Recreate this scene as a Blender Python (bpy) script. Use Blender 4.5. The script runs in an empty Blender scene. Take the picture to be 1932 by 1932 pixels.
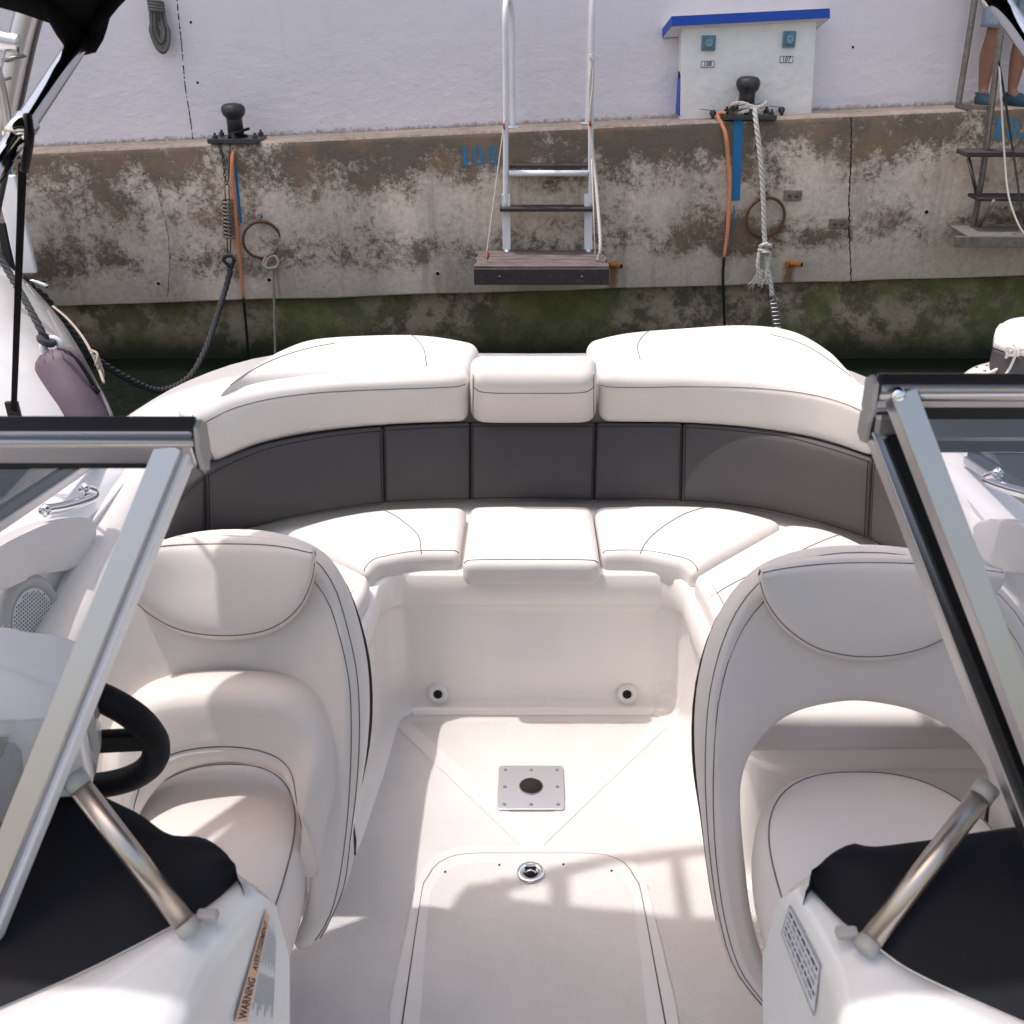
import bpy, bmesh, math, random
from mathutils import Vector, Matrix
random.seed(7)
PI = math.pi
V = Vector
S = bpy.context.scene
COL = S.collection

# ------------------------------------------------------------------ camera, world, sun, exposure
CAMH, TH, F, CX, CY = 1.90, math.radians(27.0), 1937.0, 1003.0, 966.0
cd = bpy.data.cameras.new('camera'); cam = bpy.data.objects.new('camera', cd); COL.objects.link(cam)
cam.location = (0, 0, CAMH); cam.rotation_euler = (PI/2 - TH, 0, 0)
cd.sensor_width = 36; cd.lens = F/1932*36; cd.shift_x = -(CX-966)/1932
cd.clip_start = 0.02; cd.clip_end = 3000
cd.dof.use_dof = True; cd.dof.focus_distance = 3.6; cd.dof.aperture_fstop = 12.0
S.camera = cam
SUN = V((-0.33, 0.085, 1.0)).normalized()
wd = bpy.data.worlds.new('World'); S.world = wd; wd.use_nodes = True
nt = wd.node_tree; bg = nt.nodes['Background']
sky = nt.nodes.new('ShaderNodeTexSky'); sky.sky_type = 'NISHITA'; sky.sun_disc = False
sky.sun_elevation = math.asin(SUN.z); sky.sun_rotation = math.atan2(SUN.x, SUN.y)
sky.air_density = 2.2; sky.dust_density = 5.0; sky.ozone_density = 0.3
tint = nt.nodes.new('ShaderNodeMixRGB'); tint.blend_type = 'MULTIPLY'; tint.inputs[0].default_value = 1; tint.inputs[2].default_value = (1.03, .96, .98, 1)
nt.links.new(sky.outputs[0], tint.inputs[1]); nt.links.new(tint.outputs[0], bg.inputs[0]); bg.inputs[1].default_value = 0.15
sl = bpy.data.lights.new('sun', 'SUN'); so = bpy.data.objects.new('sun', sl); COL.objects.link(so)
sl.energy = 2.0; sl.angle = math.radians(0.8); sl.color = (1.0, 0.965, 0.925)
so.rotation_euler = (-SUN).to_track_quat('-Z', 'Y').to_euler()
S.view_settings.view_transform = 'Standard'; S.view_settings.look = 'None'
S.view_settings.exposure = 0.57; S.view_settings.gamma = 1.0
S.render.engine = 'CYCLES'
S.cycles.max_bounces = 8; S.cycles.transparent_max_bounces = 12

# ------------------------------------------------------------------ a pixel of the photograph (1932 wide) to a point in the place
CT, ST = math.cos(TH), math.sin(TH)
def ray(px, py):
    x = (px-CX)/F; u = (CY-py)/F
    return V((x, CT+u*ST, -ST+u*CT))
def atY(px, py, Y): r = ray(px, py); return V((0, 0, CAMH)) + r*(Y/r.y)
def atZ(px, py, Z): r = ray(px, py); return V((0, 0, CAMH)) + r*((Z-CAMH)/r.z)
def atX(px, py, X): r = ray(px, py); return V((0, 0, CAMH)) + r*(X/r.x)
def LZ(pts, z): return [atZ(a, b, z) for a, b in pts]
def LY(pts, y): return [atY(a, b, y) for a, b in pts]
def LX(pts, x): return [atX(a, b, x) for a, b in pts]

# ------------------------------------------------------------------ materials
def mk(name, col, rough=0.5, metal=0.0, coat=0.0, bump=None, var=None, spec=0.5):
    m = bpy.data.materials.new(name); m.use_nodes = True
    n = m.node_tree.nodes; l = m.node_tree.links; b = n['Principled BSDF']
    b.inputs['Base Color'].default_value = (*col, 1); b.inputs['Roughness'].default_value = rough
    b.inputs['Metallic'].default_value = metal; b.inputs['Coat Weight'].default_value = coat
    b.inputs['Coat Roughness'].default_value = 0.08; b.inputs['Specular IOR Level'].default_value = spec
    tc = n.new('ShaderNodeTexCoord')
    if var:                     # (scale, colour 2, low, high)
        sc, c2, lo, hi = var
        no = n.new('ShaderNodeTexNoise'); no.inputs['Scale'].default_value = sc; no.inputs['Detail'].default_value = 6
        no.inputs['Roughness'].default_value = .65
        l.new(tc.outputs['Object'], no.inputs['Vector'])
        r = n.new('ShaderNodeValToRGB'); r.color_ramp.elements[0].position = lo; r.color_ramp.elements[1].position = hi
        r.color_ramp.elements[0].color = (*col, 1); r.color_ramp.elements[1].color = (*c2, 1)
        l.new(no.outputs[0], r.inputs[0]); l.new(r.outputs[0], b.inputs['Base Color'])
        mr = n.new('ShaderNodeMapRange'); mr.inputs[3].default_value = max(0, rough-.06); mr.inputs[4].default_value = min(1, rough+.1)
        l.new(no.outputs[0], mr.inputs[0]); l.new(mr.outputs[0], b.inputs['Roughness'])
    last = None
    for bm_ in (bump or []):        # (kind, scale, strength, distance)
        kind, sc, st, di = bm_
        if kind == 'noise':
            t = n.new('ShaderNodeTexNoise'); t.inputs['Scale'].default_value = sc; t.inputs['Detail'].default_value = 5; o = t.outputs[0]
        else:
            t = n.new('ShaderNodeTexVoronoi'); t.inputs['Scale'].default_value = sc; o = t.outputs[0]
        l.new(tc.outputs['Object'], t.inputs['Vector'])
        bp = n.new('ShaderNodeBump'); bp.inputs['Strength'].default_value = st; bp.inputs['Distance'].default_value = di
        l.new(o, bp.inputs['Height'])
        if last: l.new(last.outputs[0], bp.inputs['Normal'])
        last = bp
    if last: l.new(last.outputs[0], b.inputs['Normal'])
    return m

M = {}
M['gel'] = mk('gelcoat', (.84, .81, .785), .28, coat=.5, var=(3.0, (.80, .765, .735), .35, .75), bump=[('noise', 2.5, .12, .004)])
M['gelf'] = mk('floor_gelcoat', (.66, .645, .63), .30, coat=.4, var=(3.0, (.61, .595, .58), .35, .75), bump=[('noise', 2.5, .1, .003)])
M['gelw'] = mk('white_gelcoat', (.74, .74, .745), .2, coat=.7, var=(4.0, (.70, .70, .71), .4, .8), bump=[('noise', 2, .08, .004)])
M['vinyl'] = mk('white_vinyl', (.69, .665, .645), .52, spec=.4, var=(5.0, (.64, .61, .59), .35, .8), bump=[('vor', 900, .12, .0006), ('noise', 9, .3, .010), ('noise', 30, .12, .003)])
M['vinylc'] = mk('chair_vinyl', (.80, .745, .71), .50, var=(4.0, (.74, .685, .65), .3, .8), bump=[('vor', 900, .12, .0006), ('noise', 7, .3, .009), ('noise', 26, .12, .003)])
M['grey'] = mk('grey_vinyl', (.060, .056, .060), .55, spec=.3, var=(6.0, (.072, .067, .070), .3, .8), bump=[('vor', 900, .15, .0006), ('noise', 8, .2, .006)])
M['seam'] = mk('stitching', (.16, .145, .145), .7)
M['stitch'] = mk('dark_thread', (.10, .09, .09), .8)
M['black'] = mk('black_vinyl', (.006, .0065, .010),   .60, spec=.16, bump=[('vor', 700, .3, .0008), ('noise', 5, .5, .02)], var=(6, (.009, .010, .014), .4, .8))
M['rubber'] = mk('black_rubber', (.007, .007, .008), .5, spec=.3)
M['canvas'] = mk('black_canvas', (.004, .004, .005), .95, spec=.1, bump=[('noise', 6, .5, .02), ('vor', 600, .2, .001)])
M['alu'] = mk('anodised_aluminium', (.52, .505, .52), .30, 1.0, bump=[('noise', 40, .03, .002)])
M['plate'] = mk('socket_plate', (.58, .60, .64), .38, .9, bump=[('noise', 80, .05, .001)])
M['aludk'] = mk('dark_aluminium', (.30, .305, .34), .34, 1.0, bump=[('noise', 40, .03, .002)])
M['satin'] = mk('brushed_steel', (.52, .46, .41), .34, 1.0, bump=[('noise', 60, .05, .001)])
M['chrome'] = mk('chrome', (.80, .80, .82), .08, 1.0)
M['steel'] = mk('galvanised_steel', (.27, .255, .25), .42, .8, var=(30, (.17, .155, .145), .4, .7), bump=[('noise', 50, .2, .002)])
M['steeldk'] = mk('worn_steel_plate', (.20, .185, .175), .6, .4, var=(30, (.12, .11, .10), .4, .7), bump=[('noise', 50, .3, .003)])
M['greyplastic'] = mk('grey_plastic', (.36, .35, .34), .5)
M['iron'] = mk('painted_iron', (.035, .037, .042), .42, .3, coat=.2, var=(20, (.07, .07, .075), .5, .8), bump=[('noise', 30, .4, .004)])
M['rust'] = mk('rusty_iron', (.10, .055, .035), .85, .2, var=(40, (.20, .09, .04), .35, .7), bump=[('noise', 60, .8, .004)])
M['rusto'] = mk('orange_rust', (.50, .20, .03), .9, var=(40, (.12, .05, .015), .4, .7), bump=[('noise', 60, .8, .004)])
M['orange'] = mk('orange_sheath', (.70, .27, .13), .6, var=(14, (.56, .22, .12), .35, .8), bump=[('noise', 30, .5, .006)])
M['ropew'] = mk('white_rope', (.60, .57, .54), .9, bump=[('noise', 200, .5, .002)])
M['roped'] = mk('dark_rope', (.035, .037, .042), .9, bump=[('noise', 200, .6, .002)])
M['ropeg'] = mk('grey_rope', (.15, .145, .14), .9, bump=[('noise', 200, .6, .002)])
M['ropet'] = mk('tan_rope', (.34, .29, .24), .9, bump=[('noise', 200, .6, .002)])
M['wpaint'] = mk('white_paint', (.74, .745, .79), .35, coat=.2, var=(8, (.66, .66, .70), .45, .8))
M['boxw'] = mk('white_masonry', (.80, .79, .79), .8, var=(9, (.70, .69, .68), .45, .8), bump=[('noise', 14, .5, .02), ('noise', 90, .3, .003)])
M['blue'] = mk('blue_paint', (.004, .065, .45), .45, bump=[('noise', 40, .4, .005)])
M['bluelt'] = mk('stripe_blue', (.005, .17, .42), .7, var=(30, (.02, .18, .42), .3, .8))
M['stencil'] = mk('stencil_blue', (.02, .22, .46), .85, var=(60, (.08, .20, .32), .50, .70))
M['socket'] = mk('socket_blue', (.10, .22, .31), .45, var=(30, (.15, .26, .34), .4, .7))
M['socketlt'] = mk('socket_light', (.26, .38, .46), .4)
M['ink'] = mk('ink', (.03, .04, .12), .6)
M['inkg'] = mk('grey_ink', (.30, .31, .34), .6)
M['warn'] = mk('orange_label', (.62, .40, .26), .5)
M['label'] = mk('label_film', (.60, .62, .66), .4)
M['dark'] = mk('dark_hole', (.006, .006, .006), .9)
M['fender'] = mk('mauve_fender', (.10, .07, .095), .62, var=(8, (.07, .048, .068), .3, .8), bump=[('noise', 20, .25, .006)])
M['skin'] = mk('skin', (.30, .145, .095), .5, var=(12, (.24, .11, .07), .4, .8))
M['denim'] = mk('denim', (.30, .37, .46), .85, var=(25, (.18, .24, .34), .35, .75), bump=[('noise', 120, .4, .003)])
M['shoe'] = mk('teal_shoe', (.02, .06, .09), .7); M['shoeg'] = mk('shoe_trim', (.10, .35, .20), .6)
M['shirt'] = mk('dark_shirt', (.03, .03, .04), .8); M['hair'] = mk('hair', (.03, .02, .015), .6)
M['red'] = mk('red_cord', (.45, .04, .03), .8)
M['gap'] = mk('groove', (.16, .12, .09), .8)

def wood_mat():
    m = mk('weathered_wood', (.10, .075, .07), .8); n = m.node_tree.nodes; l = m.node_tree.links; b = n['Principled BSDF']
    tc = n.new('ShaderNodeTexCoord'); mp = n.new('ShaderNodeMapping'); mp.inputs['Scale'].default_value = (2.5, 60, 60)
    no = n.new('ShaderNodeTexNoise'); no.inputs['Scale'].default_value = 3; no.inputs['Detail'].default_value = 8
    r = n.new('ShaderNodeValToRGB'); e = r.color_ramp.elements
    e[0].position = .3; e[0].color = (.035, .025, .027, 1); e[1].position = .75; e[1].color = (.24, .19, .18, 1)
    l.new(tc.outputs['Object'], mp.inputs[0]); l.new(mp.outputs[0], no.inputs['Vector']); l.new(no.outputs[0], r.inputs[0]); l.new(r.outputs[0], b.inputs['Base Color'])
    bp = n.new('ShaderNodeBump'); bp.inputs['Strength'].default_value = .6; bp.inputs['Distance'].default_value = .004
    l.new(no.outputs[0], bp.inputs['Height']); l.new(bp.outputs[0], b.inputs['Normal'])
    return m
M['wood'] = wood_mat()
M['wooddk'] = mk('dark_wood', (.035, .028, .03), .7, var=(25, (.09, .065, .06), .55, .75), bump=[('noise', 60, .5, .003)])

def floor_mat():            # moulded non-skid: small diamonds
    m = mk('nonskid_floor', (.62, .605, .595), .42, var=(5, (.56, .545, .53), .35, .75)); n = m.node_tree.nodes; l = m.node_tree.links; b = n['Principled BSDF']
    tc = n.new('ShaderNodeTexCoord'); mp = n.new('ShaderNodeMapping'); mp.inputs['Rotation'].default_value = (0, 0, math.radians(45))
    l.new(tc.outputs['Object'], mp.inputs[0])
    w = []
    for d in ('X', 'Y'):
        t = n.new('ShaderNodeTexWave'); t.bands_direction = d; t.inputs['Scale'].default_value = 46; l.new(mp.outputs[0], t.inputs['Vector']); w.append(t)
    mu = n.new('ShaderNodeMath'); mu.operation = 'MULTIPLY'; l.new(w[0].outputs[1], mu.inputs[0]); l.new(w[1].outputs[1], mu.inputs[1])
    bp = n.new('ShaderNodeBump'); bp.inputs['Strength'].default_value = .55; bp.inputs['Distance'].default_value = .0018
    l.new(mu.outputs[0], bp.inputs['Height']); l.new(bp.outputs[0], b.inputs['Normal'])
    # scattered scuffs and specks of dirt
    src = b.inputs['Base Color'].links[0].from_socket
    no = n.new('ShaderNodeTexNoise'); no.inputs['Scale'].default_value = 34; no.inputs['Detail'].default_value = 8; no.inputs['Roughness'].default_value = .8
    l.new(tc.outputs['Object'], no.inputs['Vector'])
    rr = n.new('ShaderNodeValToRGB'); rr.color_ramp.elements[0].position = .60; rr.color_ramp.elements[1].position = .78
    rr.color_ramp.elements[0].color = (0, 0, 0, 1); rr.color_ramp.elements[1].color = (.5, .5, .5, 1); l.new(no.outputs[0], rr.inputs[0])
    mx = n.new('ShaderNodeMixRGB'); l.new(rr.outputs[0], mx.inputs[0]); l.new(src, mx.inputs[1]); mx.inputs[2].default_value = (.42, .39, .34, 1)
    l.new(mx.outputs[0], b.inputs['Base Color'])
    return m
M['nonskid'] = floor_mat()

def math_node(n, l, op, a, b=None, c=None, clamp=False):
    m = n.new('ShaderNodeMath'); m.operation = op; m.use_clamp = clamp
    for i, v in enumerate((a, b, c)):
        if v is None: continue
        if isinstance(v, (int, float)): m.inputs[i].default_value = v
        else: l.new(v, m.inputs[i])
    return m.outputs[0]
def noise(n, l, vec, sc, det=8, rough=.6):
    t = n.new('ShaderNodeTexNoise'); t.inputs['Scale'].default_value = sc; t.inputs['Detail'].default_value = det; t.inputs['Roughness'].default_value = rough
    l.new(vec, t.inputs['Vector']); return t.outputs[0]
def sstep(n, l, v, lo, hi):
    r = n.new('ShaderNodeMapRange'); r.interpolation_type = 'SMOOTHSTEP'; l.new(v, r.inputs[0]); r.inputs[1].default_value = lo; r.inputs[2].default_value = hi
    return r.outputs[0]
def mixc(n, l, f, a, b):
    m = n.new('ShaderNodeMixRGB')
    if isinstance(f, (int, float)): m.inputs[0].default_value = f
    else: l.new(f, m.inputs[0])
    for i, v in ((1, a), (2, b)):
        if isinstance(v, tuple): m.inputs[i].default_value = (*v, 1)
        else: l.new(v, m.inputs[i])
    return m.outputs[0]

QY = 6.90
_a = atY(50, 289, QY); _b = atY(1900, 204, QY)
QS = (_b.z-_a.z)/(_b.x-_a.x)
def qz(x): return _a.z + QS*(x-_a.x)
_c = atY(120, 578, QY); _d = atY(1900, 521, QY)
LS = (_d.z-_c.z)/(_d.x-_c.x)
def lz(x): return _c.z + LS*(x-_c.x)
RUST = [atY(1157, 500, QY), atY(1490, 500, QY), atY(825, 520, QY)]

def concrete_mat():
    m = bpy.data.materials.new('stained_concrete'); m.use_nodes = True
    n = m.node_tree.nodes; l = m.node_tree.links; b = n['Principled BSDF']; b.inputs['Roughness'].default_value = .88
    g = n.new('ShaderNodeNewGeometry'); P = g.outputs['Position']
    sp = n.new('ShaderNodeSeparateXYZ'); l.new(P, sp.inputs[0])
    # height under the sloping edge: 0 at the edge, 1 at the lower lip
    h = math_node(n, l, 'SUBTRACT', math_node(n, l, 'MULTIPLY_ADD', sp.outputs[0], QS, _a.z-QS*_a.x), sp.outputs[2])
    big = noise(n, l, P, 1.3, 5, .55); mid = noise(n, l, P, 4.2, 8, .68); fine = noise(n, l, P, 28, 10, .75); mic = noise(n, l, P, 110, 4, .7); spk = noise(n, l, P, 62, 6, .85)
    base = mixc(n, l, sstep(n, l, big, .35, .65), (.78, .67, .57), (.58, .50, .43))
    vst = n.new('ShaderNodeMapping'); vst.inputs['Scale'].default_value = (9, 1, .7); l.new(P, vst.inputs[0]); streak = noise(n, l, vst.outputs[0], 1.0, 5, .6)
    base = mixc(n, l, math_node(n, l, 'MULTIPLY', sstep(n, l, streak, .52, .72), .45), base, (.30, .24, .19))
    base = mixc(n, l, sstep(n, l, mid, .5, .75), base, (.82, .69, .57))
    bw = mixc(n, l, sstep(n, l, fine, .35, .7), base, (.42, .355, .29))
    base = mixc(n, l, .5, base, bw)
    # lichen and soot: strongest under the edge, patches lower down
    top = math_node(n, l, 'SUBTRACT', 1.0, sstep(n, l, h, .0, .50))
    lowb = math_node(n, l, 'MULTIPLY', sstep(n, l, h, .5, .72), math_node(n, l, 'SUBTRACT', 1.0, sstep(n, l, h, .74, .92)))
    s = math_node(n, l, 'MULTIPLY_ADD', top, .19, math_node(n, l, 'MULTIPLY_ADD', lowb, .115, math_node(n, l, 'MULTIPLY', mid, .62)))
    s = math_node(n, l, 'MULTIPLY_ADD', spk, .34, math_node(n, l, 'MULTIPLY_ADD', fine, .30, s))
    s = math_node(n, l, 'MULTIPLY_ADD', big, .50, s)
    bare = sstep(n, l, h, .82, 1.0)
    s = math_node(n, l, 'MULTIPLY_ADD', bare, -.12, s)
    edge = math_node(n, l, 'SUBTRACT', 1.0, sstep(n, l, math_node(n, l, 'MULTIPLY_ADD', fine, .05, h), .012, .04))  # stain thinned along the top edge, painting the chamfer as lit
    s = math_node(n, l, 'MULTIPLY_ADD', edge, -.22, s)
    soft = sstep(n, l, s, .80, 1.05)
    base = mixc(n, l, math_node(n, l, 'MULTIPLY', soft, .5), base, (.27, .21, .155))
    mask = sstep(n, l, s, .92, 1.04)
    stc = mixc(n, l, sstep(n, l, noise(n, l, P, 2.6, 3), .42, .62), (.070, .055, .042), (.16, .10, .055))
    stc = mixc(n, l, sstep(n, l, mic, .5, .72), stc, (.20, .165, .13))
    col = mixc(n, l, math_node(n, l, 'MULTIPLY', mask, .84), base, stc)
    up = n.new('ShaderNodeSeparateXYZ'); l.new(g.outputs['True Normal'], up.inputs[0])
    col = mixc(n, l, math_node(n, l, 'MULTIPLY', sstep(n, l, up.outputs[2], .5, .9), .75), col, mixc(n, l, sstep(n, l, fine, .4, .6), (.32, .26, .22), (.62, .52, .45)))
    # dark pits
    vo = n.new('ShaderNodeTexVoronoi'); vo.inputs['Scale'].default_value = 16; l.new(P, vo.inputs['Vector'])
    pit = math_node(n, l, 'SUBTRACT', 1.0, sstep(n, l, vo.outputs[0], .03, .09))
    pit = math_node(n, l, 'MULTIPLY', pit, sstep(n, l, mid, .45, .6))
    col = mixc(n, l, pit, col, (.06, .05, .042))
    # rust runs below the pipes
    for i, r in enumerate(RUST):
        dx = math_node(n, l, 'ABSOLUTE', math_node(n, l, 'SUBTRACT', math_node(n, l, 'MULTIPLY_ADD', fine, .06, sp.outputs[0]), r.x+.03))
        a = math_node(n, l, 'SUBTRACT', 1.0, sstep(n, l, dx, .012, .055 if i < 2 else .03))
        dz = math_node(n, l, 'SUBTRACT', r.z+.04, sp.outputs[2])
        z1 = math_node(n, l, 'MULTIPLY', sstep(n, l, dz, 0, .04), math_node(n, l, 'SUBTRACT', 1.0, sstep(n, l, dz, .10, .42)))
        k = math_node(n, l, 'MULTIPLY', math_node(n, l, 'MULTIPLY', a, z1), .85 if i < 2 else .3)
        col = mixc(n, l, k, col, (.24, .095, .02))
    l.new(col, b.inputs['Base Color'])
    hh = math_node(n, l, 'MULTIPLY_ADD', mask, .35, math_node(n, l, 'MULTIPLY_ADD', pit, -1.2, fine))
    bp = n.new('ShaderNodeBump'); bp.inputs['Strength'].default_value = .6; bp.inputs['Distance'].default_value = .012
    l.new(hh, bp.inputs['Height'])
    b2 = n.new('ShaderNodeBump'); b2.inputs['Strength'].default_value = .4; b2.inputs['Distance'].default_value = .003
    l.new(mic, b2.inputs['Height']); l.new(bp.outputs[0], b2.inputs['Normal']); l.new(b2.outputs[0], b.inputs['Normal'])
    return m
M['concrete'] = concrete_mat()

def algae_mat():
    m = bpy.data.materials.new('algae_concrete'); m.use_nodes = True
    n = m.node_tree.nodes; l = m.node_tree.links; b = n['Principled BSDF']; b.inputs['Roughness'].default_value = .8
    g = n.new('ShaderNodeNewGeometry'); P = g.outputs['Position']
    sp = n.new('ShaderNodeSeparateXYZ'); l.new(P, sp.inputs[0])
    mid = noise(n, l, P, 5, 10, .75); fine = noise(n, l, P, 34, 10, .8); big = noise(n, l, P, 1.1, 5)
    c = mixc(n, l, sstep(n, l, mid, .43, .57), (.20, .17, .11), (.66, .54, .38))
    c = mixc(n, l, math_node(n, l, 'MULTIPLY', sstep(n, l, math_node(n, l, 'MULTIPLY_ADD', fine, .35, big), .60, .76), .8), c, (.25, .27, .08))
    c = mixc(n, l, sstep(n, l, fine, .55, .75), c, (.75, .62, .46))
    wet = math_node(n, l, 'SUBTRACT', 1.0, sstep(n, l, math_node(n, l, 'MULTIPLY_ADD', mid, .12, sp.outputs[2]), -.36, -.06))
    c = mixc(n, l, wet, c, (.018, .026, .009))
    l.new(c, b.inputs['Base Color'])
    bp = n.new('ShaderNodeBump'); bp.inputs['Strength'].default_value = 1.0; bp.inputs['Distance'].default_value = .06
    l.new(math_node(n, l, 'ADD', mid, fine), bp.inputs['Height']); l.new(bp.outputs[0], b.inputs['Normal'])
    return m
M['algae'] = algae_mat()

def plaster_mat():
    m = bpy.data.materials.new('painted_plaster'); m.use_nodes = True
    n = m.node_tree.nodes; l = m.node_tree.links; b = n['Principled BSDF']; b.inputs['Roughness'].default_value = .7
    g = n.new('ShaderNodeNewGeometry'); P = g.outputs['Position']
    sp = n.new('ShaderNodeSeparateXYZ'); l.new(P, sp.inputs[0])
    big = noise(n, l, P, .9, 4); mid = noise(n, l, P, 5, 8, .7); fine = noise(n, l, P, 40, 8, .7)
    c = mixc(n, l, sstep(n, l, big, .3, .7), (.74, .71, .77), (.70, .675, .735))
    c = mixc(n, l, math_node(n, l, 'MULTIPLY', sstep(n, l, mid, .56, .75), .25), c, (.60, .575, .60))
    vst = n.new('ShaderNodeMapping'); vst.inputs['Scale'].default_value = (5, 1, .5); l.new(P, vst.inputs[0]); streak = noise(n, l, vst.outputs[0], .9, 5, .6)
    c = mixc(n, l, math_node(n, l, 'MULTIPLY', sstep(n, l, streak, .55, .75), .35), c, (.60, .565, .59))
    c = mixc(n, l, math_node(n, l, 'MULTIPLY', sstep(n, l, noise(n, l, P, 55, 3, .7), .66, .72), .35), c, (.45, .43, .45))
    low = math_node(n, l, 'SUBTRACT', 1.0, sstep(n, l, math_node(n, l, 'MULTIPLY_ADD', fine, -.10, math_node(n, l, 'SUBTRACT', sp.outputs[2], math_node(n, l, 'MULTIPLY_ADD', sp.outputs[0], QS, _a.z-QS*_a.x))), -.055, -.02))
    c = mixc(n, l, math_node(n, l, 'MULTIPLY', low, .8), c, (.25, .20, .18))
    l.new(c, b.inputs['Base Color'])
    mp = n.new('ShaderNodeMapping'); mp.inputs['Scale'].default_value = (4, 4, 6); l.new(P, mp.inputs[0])
    tr = noise(n, l, mp.outputs[0], 2.4, 6, .6)
    nearb = math_node(n, l, 'SUBTRACT', 1.25, sstep(n, l, sp.outputs[2], 1.2, 1.9))
    hh = math_node(n, l, 'MULTIPLY', math_node(n, l, 'MULTIPLY_ADD', mid, .5, math_node(n, l, 'MULTIPLY_ADD', fine, .15, tr)), nearb)
    bp = n.new('ShaderNodeBump'); bp.inputs['Strength'].default_value = .42; bp.inputs['Distance'].default_value = .025
    l.new(hh, bp.inputs['Height']); l.new(bp.outputs[0], b.inputs['Normal'])
    return m
M['plaster'] = plaster_mat()

def water_mat():
    m = bpy.data.materials.new('harbour_water'); m.use_nodes = True
    n = m.node_tree.nodes; l = m.node_tree.links; b = n['Principled BSDF']
    b.inputs['Base Color'].default_value = (.006, .010, .007, 1); b.inputs['Roughness'].default_value = .06; b.inputs['IOR'].default_value = 1.33
    g = n.new('ShaderNodeNewGeometry')
    bp = n.new('ShaderNodeBump'); bp.inputs['Strength'].default_value = .6; bp.inputs['Distance'].default_value = .06
    l.new(noise(n, l, g.outputs['Position'], 3.2, 3), bp.inputs['Height']); l.new(bp.outputs[0], b.inputs['Normal'])
    return m
M['water'] = water_mat()

def glass_mat():
    m = bpy.data.materials.new('windscreen_glass'); m.use_nodes = True
    n = m.node_tree.nodes; l = m.node_tree.links; n.remove(n['Principled BSDF'])
    t = n.new('ShaderNodeBsdfTransparent'); t.inputs[0].default_value = (.93, .93, .95, 1)
    gl = n.new('ShaderNodeBsdfGlossy'); gl.inputs['Roughness'].default_value = .03
    fr = n.new('ShaderNodeFresnel'); fr.inputs[0].default_value = 1.5
    k = math_node(n, l, 'MULTIPLY_ADD', fr.outputs[0], 1.0, .02, clamp=True)
    mx = n.new('ShaderNodeMixShader'); l.new(k, mx.inputs[0]); l.new(t.outputs[0], mx.inputs[1]); l.new(gl.outputs[0], mx.inputs[2])
    l.new(mx.outputs[0], n['Material Output'].inputs[0])
    return m
M['glass'] = glass_mat()

# ------------------------------------------------------------------ geometry helpers
WL = {}
def cr(pts, n):                 # smooth curve through the points, evenly spaced
    pts = [V(p) for p in pts]
    if len(pts) == 2: return [pts[0].lerp(pts[1], i/(n-1)) for i in range(n)]
    P = [pts[0]*2-pts[1]] + pts + [pts[-1]*2-pts[-2]]
    out = []
    for i in range(1, len(P)-2):
        p0, p1, p2, p3 = P[i-1], P[i], P[i+1], P[i+2]
        for k in range(16):
            t = k/16
            out.append(.5*((2*p1)+(p2-p0)*t+(2*p0-5*p1+4*p2-p3)*t*t+(3*p1-p0-3*p2+p3)*t**3))
    out.append(pts[-1])
    L = [0]
    for a, b in zip(out, out[1:]): L.append(L[-1]+(b-a).length)
    res = []; j = 0
    for i in range(n):
        d = L[-1]*i/(n-1)
        while j < len(L)-2 and L[j+1] < d: j += 1
        seg = L[j+1]-L[j]; t = 0 if seg < 1e-9 else (d-L[j])/seg
        res.append(out[j].lerp(out[j+1], min(1, max(0, t))))
    return res

def cr6(A, B, n):
    A = [V(p) for p in A]; B = [V(p) for p in B]
    def ext(P): return [P[0]*2-P[1]] + P + [P[-1]*2-P[-2]]
    PA, PB = ext(A), ext(B); out = []
    def c_(P, i, t):
        p0, p1, p2, p3 = P[i-1], P[i], P[i+1], P[i+2]
        return .5*((2*p1)+(p2-p0)*t+(2*p0-5*p1+4*p2-p3)*t*t+(3*p1-p0-3*p2+p3)*t**3)
    for i in range(1, len(PA)-2):
        for k in range(16): out.append((c_(PA, i, k/16), c_(PB, i, k/16)))
    out.append((A[-1], B[-1]))
    L = [0]
    for a, b in zip(out, out[1:]): L.append(L[-1]+((b[0]+b[1])-(a[0]+a[1])).length/2+.0001)
    res = []; j = 0
    for i in range(n):
        d = L[-1]*i/(n-1)
        while j < len(L)-2 and L[j+1] < d: j += 1
        t = min(1, max(0, (d-L[j])/(L[j+1]-L[j])))
        res.append((out[j][0].lerp(out[j+1][0], t), out[j][1].lerp(out[j+1][1], t)))
    return res

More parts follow.
